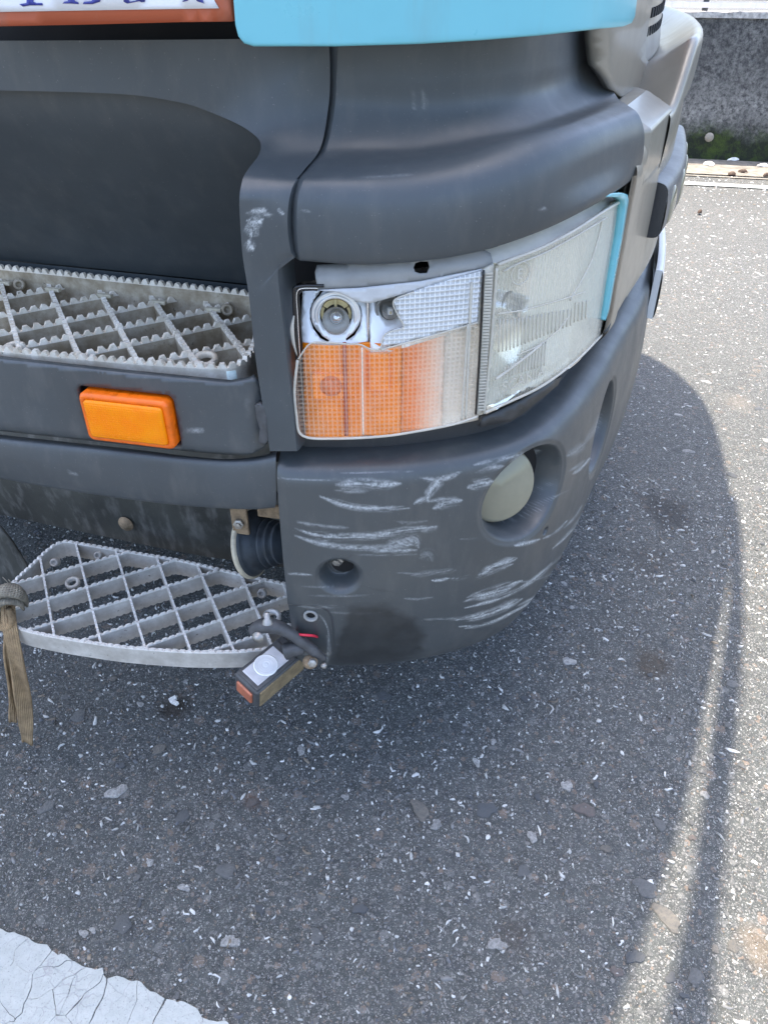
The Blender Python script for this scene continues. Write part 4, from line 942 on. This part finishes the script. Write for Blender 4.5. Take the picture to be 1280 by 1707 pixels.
glyph([(318,-40),(328,-40),(339,3),(341,5),(334,3),(328,1),(322,-14)])
glyph([(303,1),(311,-3),(316,-14),(320,-14),(313,0),(306,2)])

# ---- indicator lamp with its broken lens
hous = patch('lamp_backing', [(455,425),(1050,300),(1040,560),(900,700),(830,760),(450,770)], -.13, 'black', truck, step=30)
patch('lamp_tray', [(500,742),(500,720),(700,712),(800,690),(900,640),(960,590),(1010,545),(1000,600),(935,660),(850,715),(700,752),(560,758)], -.050, 'dark', truck, step=20)
patch('lamp_tray_lip', [(800,712),(852,702),(870,690),(930,642),(936,628),(920,636),(870,668),(805,697)], -.020, 'dark', truck, step=12, solid=.006)
indi = patch('indicator_lamp', [(488,476),(500,470),(830,430),(826,460),(806,700),(700,722),(560,733),(506,733),(492,600)], -.075, 'gloss_black', truck, step=18)
# housing rim at the broken corner
def strip_on(name, pts, d0, d1, wpx, mat, parent):
    rows = [hrow(pts, d0), hrow(pts, d1)]; return mkgrid(name, loft(rows, 60, 4), mat, parent)
tube('housing_rim', [H(540,476,-.012), H(500,477,-.012), H(491,480,-.012), H(490,490,-.012), H(492,540,-.012), H(495,600,-.012)], .0022, 'gloss_black', indi, 8, 40)
tube('housing_rim', [H(540,482,-.020), H(505,483,-.020), H(498,487,-.020), H(499,520,-.020), H(503,590,-.020)], .0018, 'gloss_black', indi, 8, 40)
tube('housing_rim', [H(540,480,-.016), H(500,481,-.016), H(495,486,-.016), H(496,530,-.016), H(500,598,-.016)], .0011, 'chrome', indi, 6, 40)
tube('broken_glass_edge', [H(490,526,-.008), H(487,545,-.006), H(489,570,-.008), H(495,592,-.008)], [.0012, .0042, .0035, .001], 'lens_rim', indi, 8, 20, .5)
# reflector cells
S1, Z1 = hit(560, 525, -.050)
cell1 = [(502,488),(612,487),(613,560),(612,568),(560,569),(506,570),(503,540)]
circ = [(560+27*math.cos(a), 524+25*math.sin(a)) for a in np.linspace(0, 2*math.pi, 28, endpoint=False)]
arcL = [(540,487),(533,490),(522,503),(517,516),(517,530),(523,544),(535,557),(549,563),(549,560),(538,554),(527,541),(521,529),(521,516),(526,505),(535,493)]
arcR = [(598,508),(601,515),(603,526),(600,540),(591,553),(577,561),(577,558),(588,550),(597,539),(600,527),(599,516)]
rc1 = patch('reflector', cell1, -.050, 'white_reflector', indi, step=6, holes=[circ, arcL, arcR], solid=.002, disp=lambda x, y: .016*(y-524)/45)
patch('reflector_wall', [(611,486),(614,487),(616,570),(612,571)], -.040, 'chrome', indi, step=6, solid=.012)
o_, t_, n_, u_ = frame(S1, Z1, -.050)
nv_ = (Vector(CAMP)-o_).normalized(); axb = (n_*.8+nv_*.35).normalized()
lathe('bulb_ring', [(.0215, -.006), (.0222, .003), (.0240, .0045), (.0262, .0035), (.0275, .0015), (.0290, .0030), (.0308, .0018), (.0312, .0)], o_, n_, 'white_reflector', rc1, 44)
lathe('bulb_socket', [(.0222, .001), (.0215, -.012), (.0, -.014)], o_, n_, 'rubber', rc1, 36)
for a0, a1 in ((35, 145), (150, 200), (-20, 30)):     # cream holder ring, in pieces
    V = []; m = 14
    for i in range(m):
        a = math.radians(a0+(a1-a0)*i/(m-1))
        for r, h in ((.019, -.010), (.019, -.003), (.013 if a0 == 35 else .0155, -.003), (.013 if a0 == 35 else .0155, -.010)):
            V.append(o_+n_*h+(t_*math.cos(a)+u_*math.sin(a))*r)
    F = [(i*4+k, i*4+(k+1) % 4, i*4+4+(k+1) % 4, i*4+4+k) for i in range(m-1) for k in range(4)]+[(0, 1, 2, 3), (m*4-1, m*4-2, m*4-3, m*4-4)]
    mk('bulb_holder', V, F, 'bulbholder', rc1, smooth=False)
boxm('holder_rib', o_+u_*.016+n_*-.002, (t_, u_, n_), (.0016, .005, .004), 'bulbholder', rc1, .0005)
bo = o_-u_*.0045-n_*.010
bulb = lathe('bulb', [(.0085, -.002), (.009, .004), (.0125, .010), (.0158, .017), (.0168, .024), (.0158, .031), (.012, .037), (.006, .0405), (0, .0415)], bo, axb, 'glass', rc1, 36)
lathe('bulb_cap', [(.0092, -.006), (.0092, .004), (.006, .006), (0, .0065)], bo, axb, 'bulbholder', bulb, 24)
lathe('filament_mount', [(.0078, .006), (.0085, .010), (.006, .013), (.0022, .015), (0, .016)], bo, axb, 'chrome', bulb, 20)
cell2 = [(615,487),(800,450),(806,452),(797,536),(700,562),(640,577),(616,578)]
circ2 = [(649+17*math.cos(a), 514+17*math.sin(a)) for a in np.linspace(0, 2*math.pi, 24, endpoint=False)]
rc2 = patch('reflector', cell2, -.048, 'white_reflector', indi, step=10, holes=[circ2], solid=.002, disp=lambda x, y: .016*(y-518)/45)
o2, t2, n2, u2 = frame(*hit(649, 514, -.05), -.050)
lathe('bulb_socket', [(.0185, .002), (.0178, .004), (.0150, .004), (.0142, -.004), (.0, -.006)], o2, n2, 'grey_trim', rc2, 32)
lathe('bulb', [(.0085, -.004), (.0095, .002), (.0105, .009), (.008, .015), (.004, .0175), (0, .018)], o2+n2*.001, n2, 'glass', rc2, 24)
boxm('filament_mount', o2+n2*.008, (t2, u2, n2), (.0032, .0042, .003), 'sign_white', rc2, .0006)
boxm('filament_mount', o2+n2*.0115-u2*.001, (t2, u2, n2), (.0012, .0018, .0006), 'bulbholder', rc2, .0002)
# amber cell behind the lower lens, its reflection painted fading to warm white
amb = patch('amber_filter', [(504,571),(614,570),(668,572),(666,722),(640,724),(560,727),(508,727)], -.034, 'amber', indi, step=8, solid=.002, disp=lambda x, y: .010*np.sin(np.clip((x-505)/105, 0, 1)*math.pi)+.006*np.sin(np.clip((x-612)/100, 0, 1)*math.pi))
MAT['rib_dark'] = plain('dark red rib', (.45, .07, .02), .4)
patch('amber_rib', [(571,572),(577,572),(581,726),(574,727)], -.018, 'rib_dark', amb, step=8, solid=.004)
patch('amber_rib', [(602,580),(605,580),(607,725),(604,725)], -.0135, 'warm_white', amb, step=8, solid=.004)
MAT['amber_deep'] = plain('deep amber bulb', (.70, .15, .01), .3)
bo2 = Vector(H(552, 640, -.026)); lathe('amber_bulb', [(.016, 0), (.0155, .004), (.012, .010), (.006, .013), (0, .014)], bo2, frame(.09, .8)[2], 'amber_deep', amb, 24)
boxm('amber_bulb_seat', Vector(H(549, 640, -.030)), (t_, u_, n_), (.022, .018, .010), 'amber', amb, .003)
boxm('amber_bulb_seat', Vector(H(632, 618, -.028)), (t_, u_, n_), (.013, .026, .006), 'amber', amb, .003)
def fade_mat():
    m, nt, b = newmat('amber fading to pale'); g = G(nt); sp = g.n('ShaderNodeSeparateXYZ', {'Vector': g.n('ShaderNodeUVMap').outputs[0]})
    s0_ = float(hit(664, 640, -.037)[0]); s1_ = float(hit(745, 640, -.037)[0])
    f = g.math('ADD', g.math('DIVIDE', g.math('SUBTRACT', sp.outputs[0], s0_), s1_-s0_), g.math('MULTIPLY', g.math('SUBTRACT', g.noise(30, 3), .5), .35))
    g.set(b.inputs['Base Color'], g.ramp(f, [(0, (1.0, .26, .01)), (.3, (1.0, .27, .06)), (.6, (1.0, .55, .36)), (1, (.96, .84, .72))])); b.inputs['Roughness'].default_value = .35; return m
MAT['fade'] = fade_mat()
patch('painted_amber_reflection', [(668,573),(742,554),(737,712),(664,721)], -.037, 'fade', indi, step=8, solid=.002)  # amber's reflection on the reflector, put into its colour gradient
patch('side_reflector', [(738,556),(806,538),(797,700),(734,714)], -.046, 'warm_white', indi, step=8, solid=.002)
# lens pieces
low = [(496,600),(500,592),(518,573),(545,571),(575,574),(596,573),(607,577),(615,581),(625,583),(634,582),(700,566),(796,538),(800,560),(797,640),(793,694),(752,708),(690,720),(640,726),(605,728),(550,729),(504,728),(499,710),(494,680),(491,650),(494,620)]
ld_ = patch('lens_lower', low, -.008, 'lens_amber', indi, step=8, solid=.003)
upl = [(805,451),(760,463),(712,478),(680,489),(656,501),(660,515),(665,528),(673,545),(655,550),(643,556),(638,570),(634,581),(700,564.5),(796,536.5)]
patch('lens_upper_shard', upl, -.008, 'lens_clear', indi, step=6, solid=.003)
hole1 = [(690,447),(694,440),(704,437),(716,437),(717,445),(712,455),(700,456),(692,453)]
fl = [(527,446),(600,441),(690,433),(760,424),(800,414),(822,424),(822,438),(805,446),(700,468),(600,479),(530,482),(526,465),(524,456)]
patch('lens_flange', fl, -.012, 'grey_trim', indi, step=8, holes=[hole1], solid=.003, disp=lambda x, y: -.016*np.clip((468-(x-527)*.10-y)/34, 0, 1))
patch('flange_notch', [(587,441.5),(606,440),(621,439),(619,441.5),(610,443),(592,443.5)], -.022, 'black', indi, step=5)
band = [(530,483.5),(600,480),(700,469),(804,448),(803,450),(756,463),(712,477),(680,487),(640,499),(617,505),(605,504),(595,502),(570,490),(556,486)]
patch('lens_band', band, -.0095, 'frosted', indi, step=7, solid=.0025)
# rim bead and the finned strip between the two lamps
tube('lens_edge', [H(496,600,-.005), H(491,650,-.004), H(494,690,-.004), H(500,722,-.004), H(512,729,-.004), H(560,731,-.004), H(640,727,-.004), H(700,718,-.004), H(760,706,-.004), H(796,694,-.004)], .0018, 'lens_rim', indi, 8, 90)
tube('lens_edge', [H(634,583,-.006), H(700,565,-.006), H(797,537,-.006)], .0011, 'lens_rim', indi, 6, 30)
tube('lens_edge', [H(806,450,-.0065), H(801,560,-.0065), H(793,690,-.0065)], .0014, 'gloss_black', indi, 6, 30)
for x0, x1 in ((786, 776), (780, 769)): tube('lens_rib', [H(x0,470 if x0 > 783 else 540,-.0055), H(x1,698 if x0 > 783 else 700,-.0055)], .0016, 'lens_rim', indi, 6, 20)
tube('broken_edge', [H(497,598,-.0055), H(518,572,-.0055), H(545,570,-.0055), H(575,573,-.0055), H(600,574,-.0055), H(616,581,-.0055), H(632,583,-.0055)], .0010, 'lens_rim', indi, 6, 40)
tube('broken_edge', [H(634,582,-.0055), H(642,557,-.0055), H(673,545,-.0055), H(664,527,-.0055), H(656,502,-.0055), H(690,486,-.0055)], .0009, 'lens_rim', indi, 6, 40)
strip_ = patch('lamp_divider', [(806,449),(823,440),(824,500),(820,560),(812,640),(805,690),(794,694),(800,600)], -.008, 'lens_rim', indi, step=7, solid=.006)
for i in range(46):
    y = 455+i*5.05; x = 815-(y-455)*.058-(4 if y > 600 else 0)*0
    p = Vector(H(x, y, -.0065)); boxm('bead', p, (t_, u_, n_), (.0045, .0011, .0014), 'lens_rim', strip_, 0)

# ---- headlamp
hl = [(826,444),(832,438),(850,431),(900,412),(950,386),(1000,354),(1030,333),(1036,334),(1037,345),(1030,395),(1020,460),(1012,520),(1004,556),(960,600),(900,644),(850,668),(806,687),(808,670),(814,610),(822,540),(826,480)]
head = patch('headlamp', [(p[0], p[1]) for p in hl], -.085, 'gloss_black', truck, step=22)
# reflector bowl: shallow dish behind the glass
def dishf(x, y):
    s__, z__ = hit(x, y, -.030); return np.minimum(.006, .020*np.clip((560-y)/-120, -1.2, 1)-.050+.046*np.clip(((s__-.40)/.17)**2+((z__-.905)/.14)**2, 0, 1.05))
patch('reflector', hl, -.024, 'mirror', head, step=6, disp=dishf)
o_, t_, n_, u_ = frame(.395, .915, -.078)
lathe('bulb_shield', [(.020, 0), (.020, .03), (.017, .036), (0, .040)], o_, n_, 'chrome', head, 28)
mini = lambda x, y: np.zeros_like(x)
glass = patch('lens', hl, -.010, 'lens_head', head, step=9, solid=.004, disp=lambda x, y: .004*np.sin(np.clip((x-830)/205, 0, 1)*math.pi))
tube('lens_edge', [H(806,688,-.006), H(850,669,-.005), H(900,645,-.005), H(960,601,-.005), H(1003,558,-.006)], .0019, 'lens_rim', head, 8, 60)
tube('lens_edge', [H(828,446,-.006), H(824,500,-.006), H(818,580,-.006), H(807,686,-.006)], .0019, 'lens_rim', head, 8, 40)
tube('lens_edge', [H(830,441,-.006), H(850,433,-.006), H(900,414,-.005), H(950,388,-.005), H(1000,356,-.006), H(1032,336,-.008)], .0024, 'lens_rim', head, 8, 60)
tube('lens_edge', [H(1036,338,-.009), H(1022,450,-.009), H(1005,556,-.009)], .0016, 'gloss_black', head, 6, 40)
tube('lens_groove', [H(838,452,-.006), H(860,440,-.005), H(900,424,-.004), H(950,398,-.004), H(1010,362,-.006)], .0024, 'lens_rim', head, 8, 50, .4)
# moulded prism block in the glass, its bars and the arc
for k in range(24):
    x = 833+k*6.3; yt = 532-max(0, x-850)*.17; yb = 583-max(0, x-850)*.40+max(0, 850-x)*.2
    if x > 955: yt, yb = 505-(x-955)*.15, 538-(x-955)*.35
    tube('prism_bar', [H(x, yt, -.0055), H(x-2, yb, -.0055)], .0011, 'lens_rim', glass, 6, 6)
for k in range(14):
    x = 842+k*5.2; tube('prism_bar', [H(x, 612-k*3.3, -.0062), H(x-3, 632-k*1.6-2, -.0062)], .0010, 'lens_rim', glass, 6, 6)
tube('prism_edge', [H(828,523,-.0055), H(870,517,-.0055), H(905,508,-.0050), H(940,498,-.005), H(975,486,-.005)], .0009, 'lens_rim', glass, 6, 30)
tube('prism_edge', [H(862,592,-.0055), H(900,574,-.0055), H(930,550,-.005), H(950,524,-.005)], .0009, 'lens_rim', glass, 6, 30)
tube('prism_edge', [H(826,632,-.0055), H(850,615,-.0055), H(880,592,-.005), H(902,574,-.005)], .0022, 'lens_rim', glass, 6, 30)
tube('prism_edge', [H(950,500,-.005), H(970,465,-.005), H(985,435,-.005), H(1000,385,-.006), H(1004,365,-.006)], .0013, 'lens_rim', glass, 6, 30)
# embossed lettering and approval ring on the glass
def emboss(txt, s0, z0, size, slope, d, parent, name):
    cu = bpy.data.curves.new('t', 'FONT'); cu.body = txt; cu.size = size; cu.resolution_u = 3; cu.extrude = .0005
    to = bpy.data.objects.new('t', cu); COL.objects.link(to); dg = bpy.context.evaluated_depsgraph_get(); me = bpy.data.meshes.new_from_object(to.evaluated_get(dg)); bpy.data.objects.remove(to)
    co = np.zeros(len(me.vertices)*3); me.vertices.foreach_get('co', co); co = co.reshape(-1, 3)
    P = C(s0+co[:, 0], z0+co[:, 1]+co[:, 0]*slope, d+co[:, 2]); F = [tuple(p.vertices) for p in me.polygons]
    return mk(name, P, F, 'lens_rim', parent, smooth=False)
s_, z_ = hit(834, 653, -.006); s2, z2 = hit(893, 630, -.006)
emboss('SCANIA', float(s_), float(z_), .021, float((z2-z_)/(s2-s_)), -.0045, glass, 'lettering')
s_, z_ = hit(867, 455, -.006); rg = [C(s_+.0135*math.cos(a), z_+.0135*math.sin(a), -.005) for a in np.linspace(0, 2*math.pi, 33)]
tube('approval_ring', rg, .0009, 'lens_rim', glass, 6, 60); emboss('E', float(s_)-.006, float(z_)-.006, .018, 0, -.0045, glass, 'lettering')
# body-coloured filler above the glass
rows = [hrow([(785,420),(830,410),(900,376),(950,346),(1000,318),(1032,306)], -.036), hrow([(800,436),(835,437),(900,411),(950,385),(1000,353),(1032,331)], -.014)]
mkgrid('lamp_filler', loft(rows, 60, 8), 'filler', head)
patch('blue_trim', [(1008,328),(1018,322),(1038,321),(1046,324),(1048,334),(1040,385),(1025,465),(1015,520),(1009,534),(1010,531),(1020,470),(1034,395),(1041,345),(1040,334),(1031,328)], .0, 'cyan', truck, step=5, solid=.012)

# ---- front of the cab, seen at a grazing angle
def sgrid(name, s0, s1, profz, mat, parent=truck, n=120, m=50, **kw):
    q = cr(np.array(profz, float), m); ss = np.linspace(s0, s1, n); S2, Z2 = np.meshgrid(ss, q[:, 0]); D2 = np.meshgrid(ss, q[:, 1])[1]
    return mkgrid(name, C(S2, Z2, D2), mat, parent, **kw)
front = sgrid('front_panel', .602, 3.2, [(1.115,-.07),(1.11,-.025),(1.09,-.012),(1.0,-.010),(.9,-.012),(.82,-.016),(.795,-.03),(.785,-.06)], 'beige')
sgrid('post', .600, .88, [(1.10,-.03),(1.08,-.006),(1.0,-.002),(.9,-.002),(.83,-.004),(.808,-.016),(.80,-.04)], 'beige', front, 24)
sgrid('post_ridge', .606, .640, [(1.09,-.02),(1.07,.001),(1.0,.005),(.9,.005),(.83,.002),(.812,-.012),(.805,-.03)], 'beige', front, 12)
sgrid('front_recess', .80, 1.25, [(.925,-.008),(.91,-.004),(.86,-.004),(.82,-.006)], 'silver', front, 30, 12)
def beam_grid(s0, s1, prof, top, n=140):
    ss = np.linspace(s0, s1, n); q = cr(np.array(prof, float), 40); S2, Q0 = np.meshgrid(ss, q[:, 0]); D2 = np.meshgrid(ss, q[:, 1])[1]; return C(S2, top(S2)+Q0, D2)
btop = lambda s: 1.105+.092*smooth01((s-.88)/.16)
beam = mkgrid('front_beam', beam_grid(.86, 3.0, [(-.046,-.14),(-.044,-.085),(-.036,-.06),(-.012,-.024),(-.002,-.008),(-.006,.0),(-.05,.002),(-.10,-.006),(-.13,-.03)], btop), 'silver', truck)
ccols = [(.640, -.030), (.700, 0.0), (.895, 0.0), (.925, -.022)]; crow = [(1.122, -.075), (1.126, -.048), (1.102, -.002), (1.03, -.001), (.995, -.006)]
V = np.array([C(s_, z_+.012*(s_-.7), max(d_+e_, -.09)) for z_, d_ in crow for s_, e_ in ccols])
cap = mk('beam_cap', V, gridfaces(4, 5), 'silver', beam, smooth=False, bevel=.004)
corner = patch('front_corner_panel', [(1004,62),(1006,112),(1020,146),(1048,173),(1062,166),(1085,145),(1106,124),(1101,115),(1083,105),(1076,95),(1078,60),(1086,14),(1092,-40),(1010,-40)], -.075, 'beige', truck, step=9, solid=.012, disp=lambda x, y: -.02*np.clip((1022-x)/20, 0, 1)**2)
grille = sgrid('grille', .86, 2.6, [(1.40,-.10),(1.30,-.090),(1.20,-.080),(1.155,-.078),(1.145,-.10)], 'beige')
for r_, z_ in enumerate((1.228, 1.202, 1.176)):
    for k in range(16):
        s_ = .915+.012*(r_ == 1)+k*.034; o_, t_, n_, u_ = frame(s_, z_, -.0825); boxm('slot', o_, (t_, u_, n_), (.0085, .0070, .004), 'black', grille, .001)
sgrid('upper_front', .86, 3.2, [(1.62,-.12),(1.40,-.085),(1.262,-.070),(1.258,-.09)], 'orange', truck, 60, 12)
# auxiliary lamp bank standing off the front
MAT['aux'] = plastic('grey lamp bank', (.09, .093, .098), .4)
aux = sgrid('lamp_bank', .89, 1.50, [(.900,-.01),(.902,.012),(.91,.018),(.975,.018),(.988,.012),(.994,-.01)], 'aux', truck, 40, 24)
e0 = C(np.full(6, .89), np.array([.900, .902, .91, .975, .988, .994]), np.array([-.01, .012, .018, .018, .012, -.01])); mk('bank_end', e0, [(0, 1, 2, 3, 4, 5)], 'dark', aux, smooth=False)
for k in range(4):
    o_, t_, n_, u_ = frame(.96+k*.14, .943, .018); lathe('auxiliary_lens', [(.033, -.004), (.033, .001), (.028, .004), (.016, .006), (0, .0065)], o_, n_, 'fog', aux, 28)
MAT['plate_white'] = paint('white bracket paint', (.70, .71, .70), .4, .2)
pb = sgrid('plate_bracket', 1.16, 1.75, [(.760,.004),(.762,.016),(.755,.020),(.66,.020),(.655,.016),(.655,.004)], 'plate_white', truck, 20, 24)
e0 = C(np.full(4, 1.16), np.array([.655, .655, .762, .762]), np.array([.004, .018, .018, .004])); mk('bracket_end', e0, [(0, 1, 2, 3)], 'plate_white', pb, smooth=False)

# ---- brown webbing strap knotted round the step tip
MAT['strap'] = plain('dirty brown webbing', (.36, .25, .14), .9, 0, .3, 55, .6)
MAT['strap_grey'] = plain('grimy webbing knot', (.26, .235, .185), .9, 0, .3, 90, .6)
def web_mat(m):
    nt = m.node_tree; g = G(nt); b = nt.nodes['Principled BSDF']; uv = g.n('ShaderNodeUVMap').outputs[0]; sp = g.n('ShaderNodeSeparateXYZ', {'Vector': uv})
    h = g.math('ADD', g.math('SINE', g.math('MULTIPLY', sp.outputs[0], 2*math.pi/.0035)), g.math('MULTIPLY', g.math('SINE', g.math('MULTIPLY', sp.outputs[1], 2*math.pi/.0028)), .6))
    g.set(b.inputs['Normal'], g.bump(g.math('ADD', h, g.noise(300, 4)), .7, .0012))
web_mat(MAT['strap']); web_mat(MAT['strap_grey'])
strap = thing('strap', 'frayed brown webbing strap knotted to the end of the lower step', 'strap', onz(20, 1020, .30))
def ribbon(name, cen_pts, wid, nrm, mat, thick=.003):
    P = cr(np.array(cen_pts), 44); T = np.gradient(P, axis=0); V = np.zeros((44, 9, 3)); W = np.interp(np.linspace(0, 1, 44), np.linspace(0, 1, len(wid)), wid)
    for i in range(44):
        t = Vector(T[i]).normalized(); b_ = t.cross(Vector(nrm)).normalized(); n3 = b_.cross(t)
        for j in range(9):
            x = (j-4)/4; V[i, j] = np.array(Vector(P[i])+b_*x*W[i]*.5+n3*(.004*math.sin(i*.22+2*x)+.003*x*x))
    return mkgrid(name, V, mat, strap, solid=thick, off=0)
def at(px, py, y): return ony(px, py, y)
ribbon('strap_tail', [at(12,1000,.985), at(17,1045,.958), at(26,1090,.948), at(34,1135,.950), at(42,1190,.955), at(46,1238,.960)], (.020, .024, .024, .026, .026, .020), (.25, -1, .1), 'strap', .004)
ribbon('strap_tail', [at(8,1010,.992), at(12,1060,.972), at(13,1100,.968), at(17,1150,.970), at(21,1203,.972)], (.014, .012, .012, .012, .010), (.8, -.6, .1), 'strap', .004)
tube('strap_knot', [at(-25,1002,1.0), at(-8,992,.985), at(10,984,.975), at(28,986,.978), at(40,996,.99), at(44,1008,1.0)], [.012, .017, .019, .017, .012, .006], 'strap_grey', strap, 20, 40, .55)
tube('strap_knot', [at(-20,1016,.982), at(-4,1008,.972), at(14,1000,.968), at(32,1004,.975), at(38,1014,.985)], [.010, .013, .013, .011, .006], 'strap_grey', strap, 18, 36, .5)
tube('strap_knot', [at(-12,1024,.975), at(0,1038,.965), at(12,1044,.960), at(20,1034,.964), at(14,1014,.970)], [.012, .012, .011, .010, .008], 'strap', strap, 16, 30, .6)
for a, b_ in (((18,978),(4,962)), ((22,978),(14,966)), ((12,978),(8,972))): tube('frayed_thread', [at(*a, .985), at((a[0]+b_[0])/2, (a[1]+b_[1])/2-1, .985), at(*b_, .99)], .0007, 'strap_grey', strap, 5, 8)
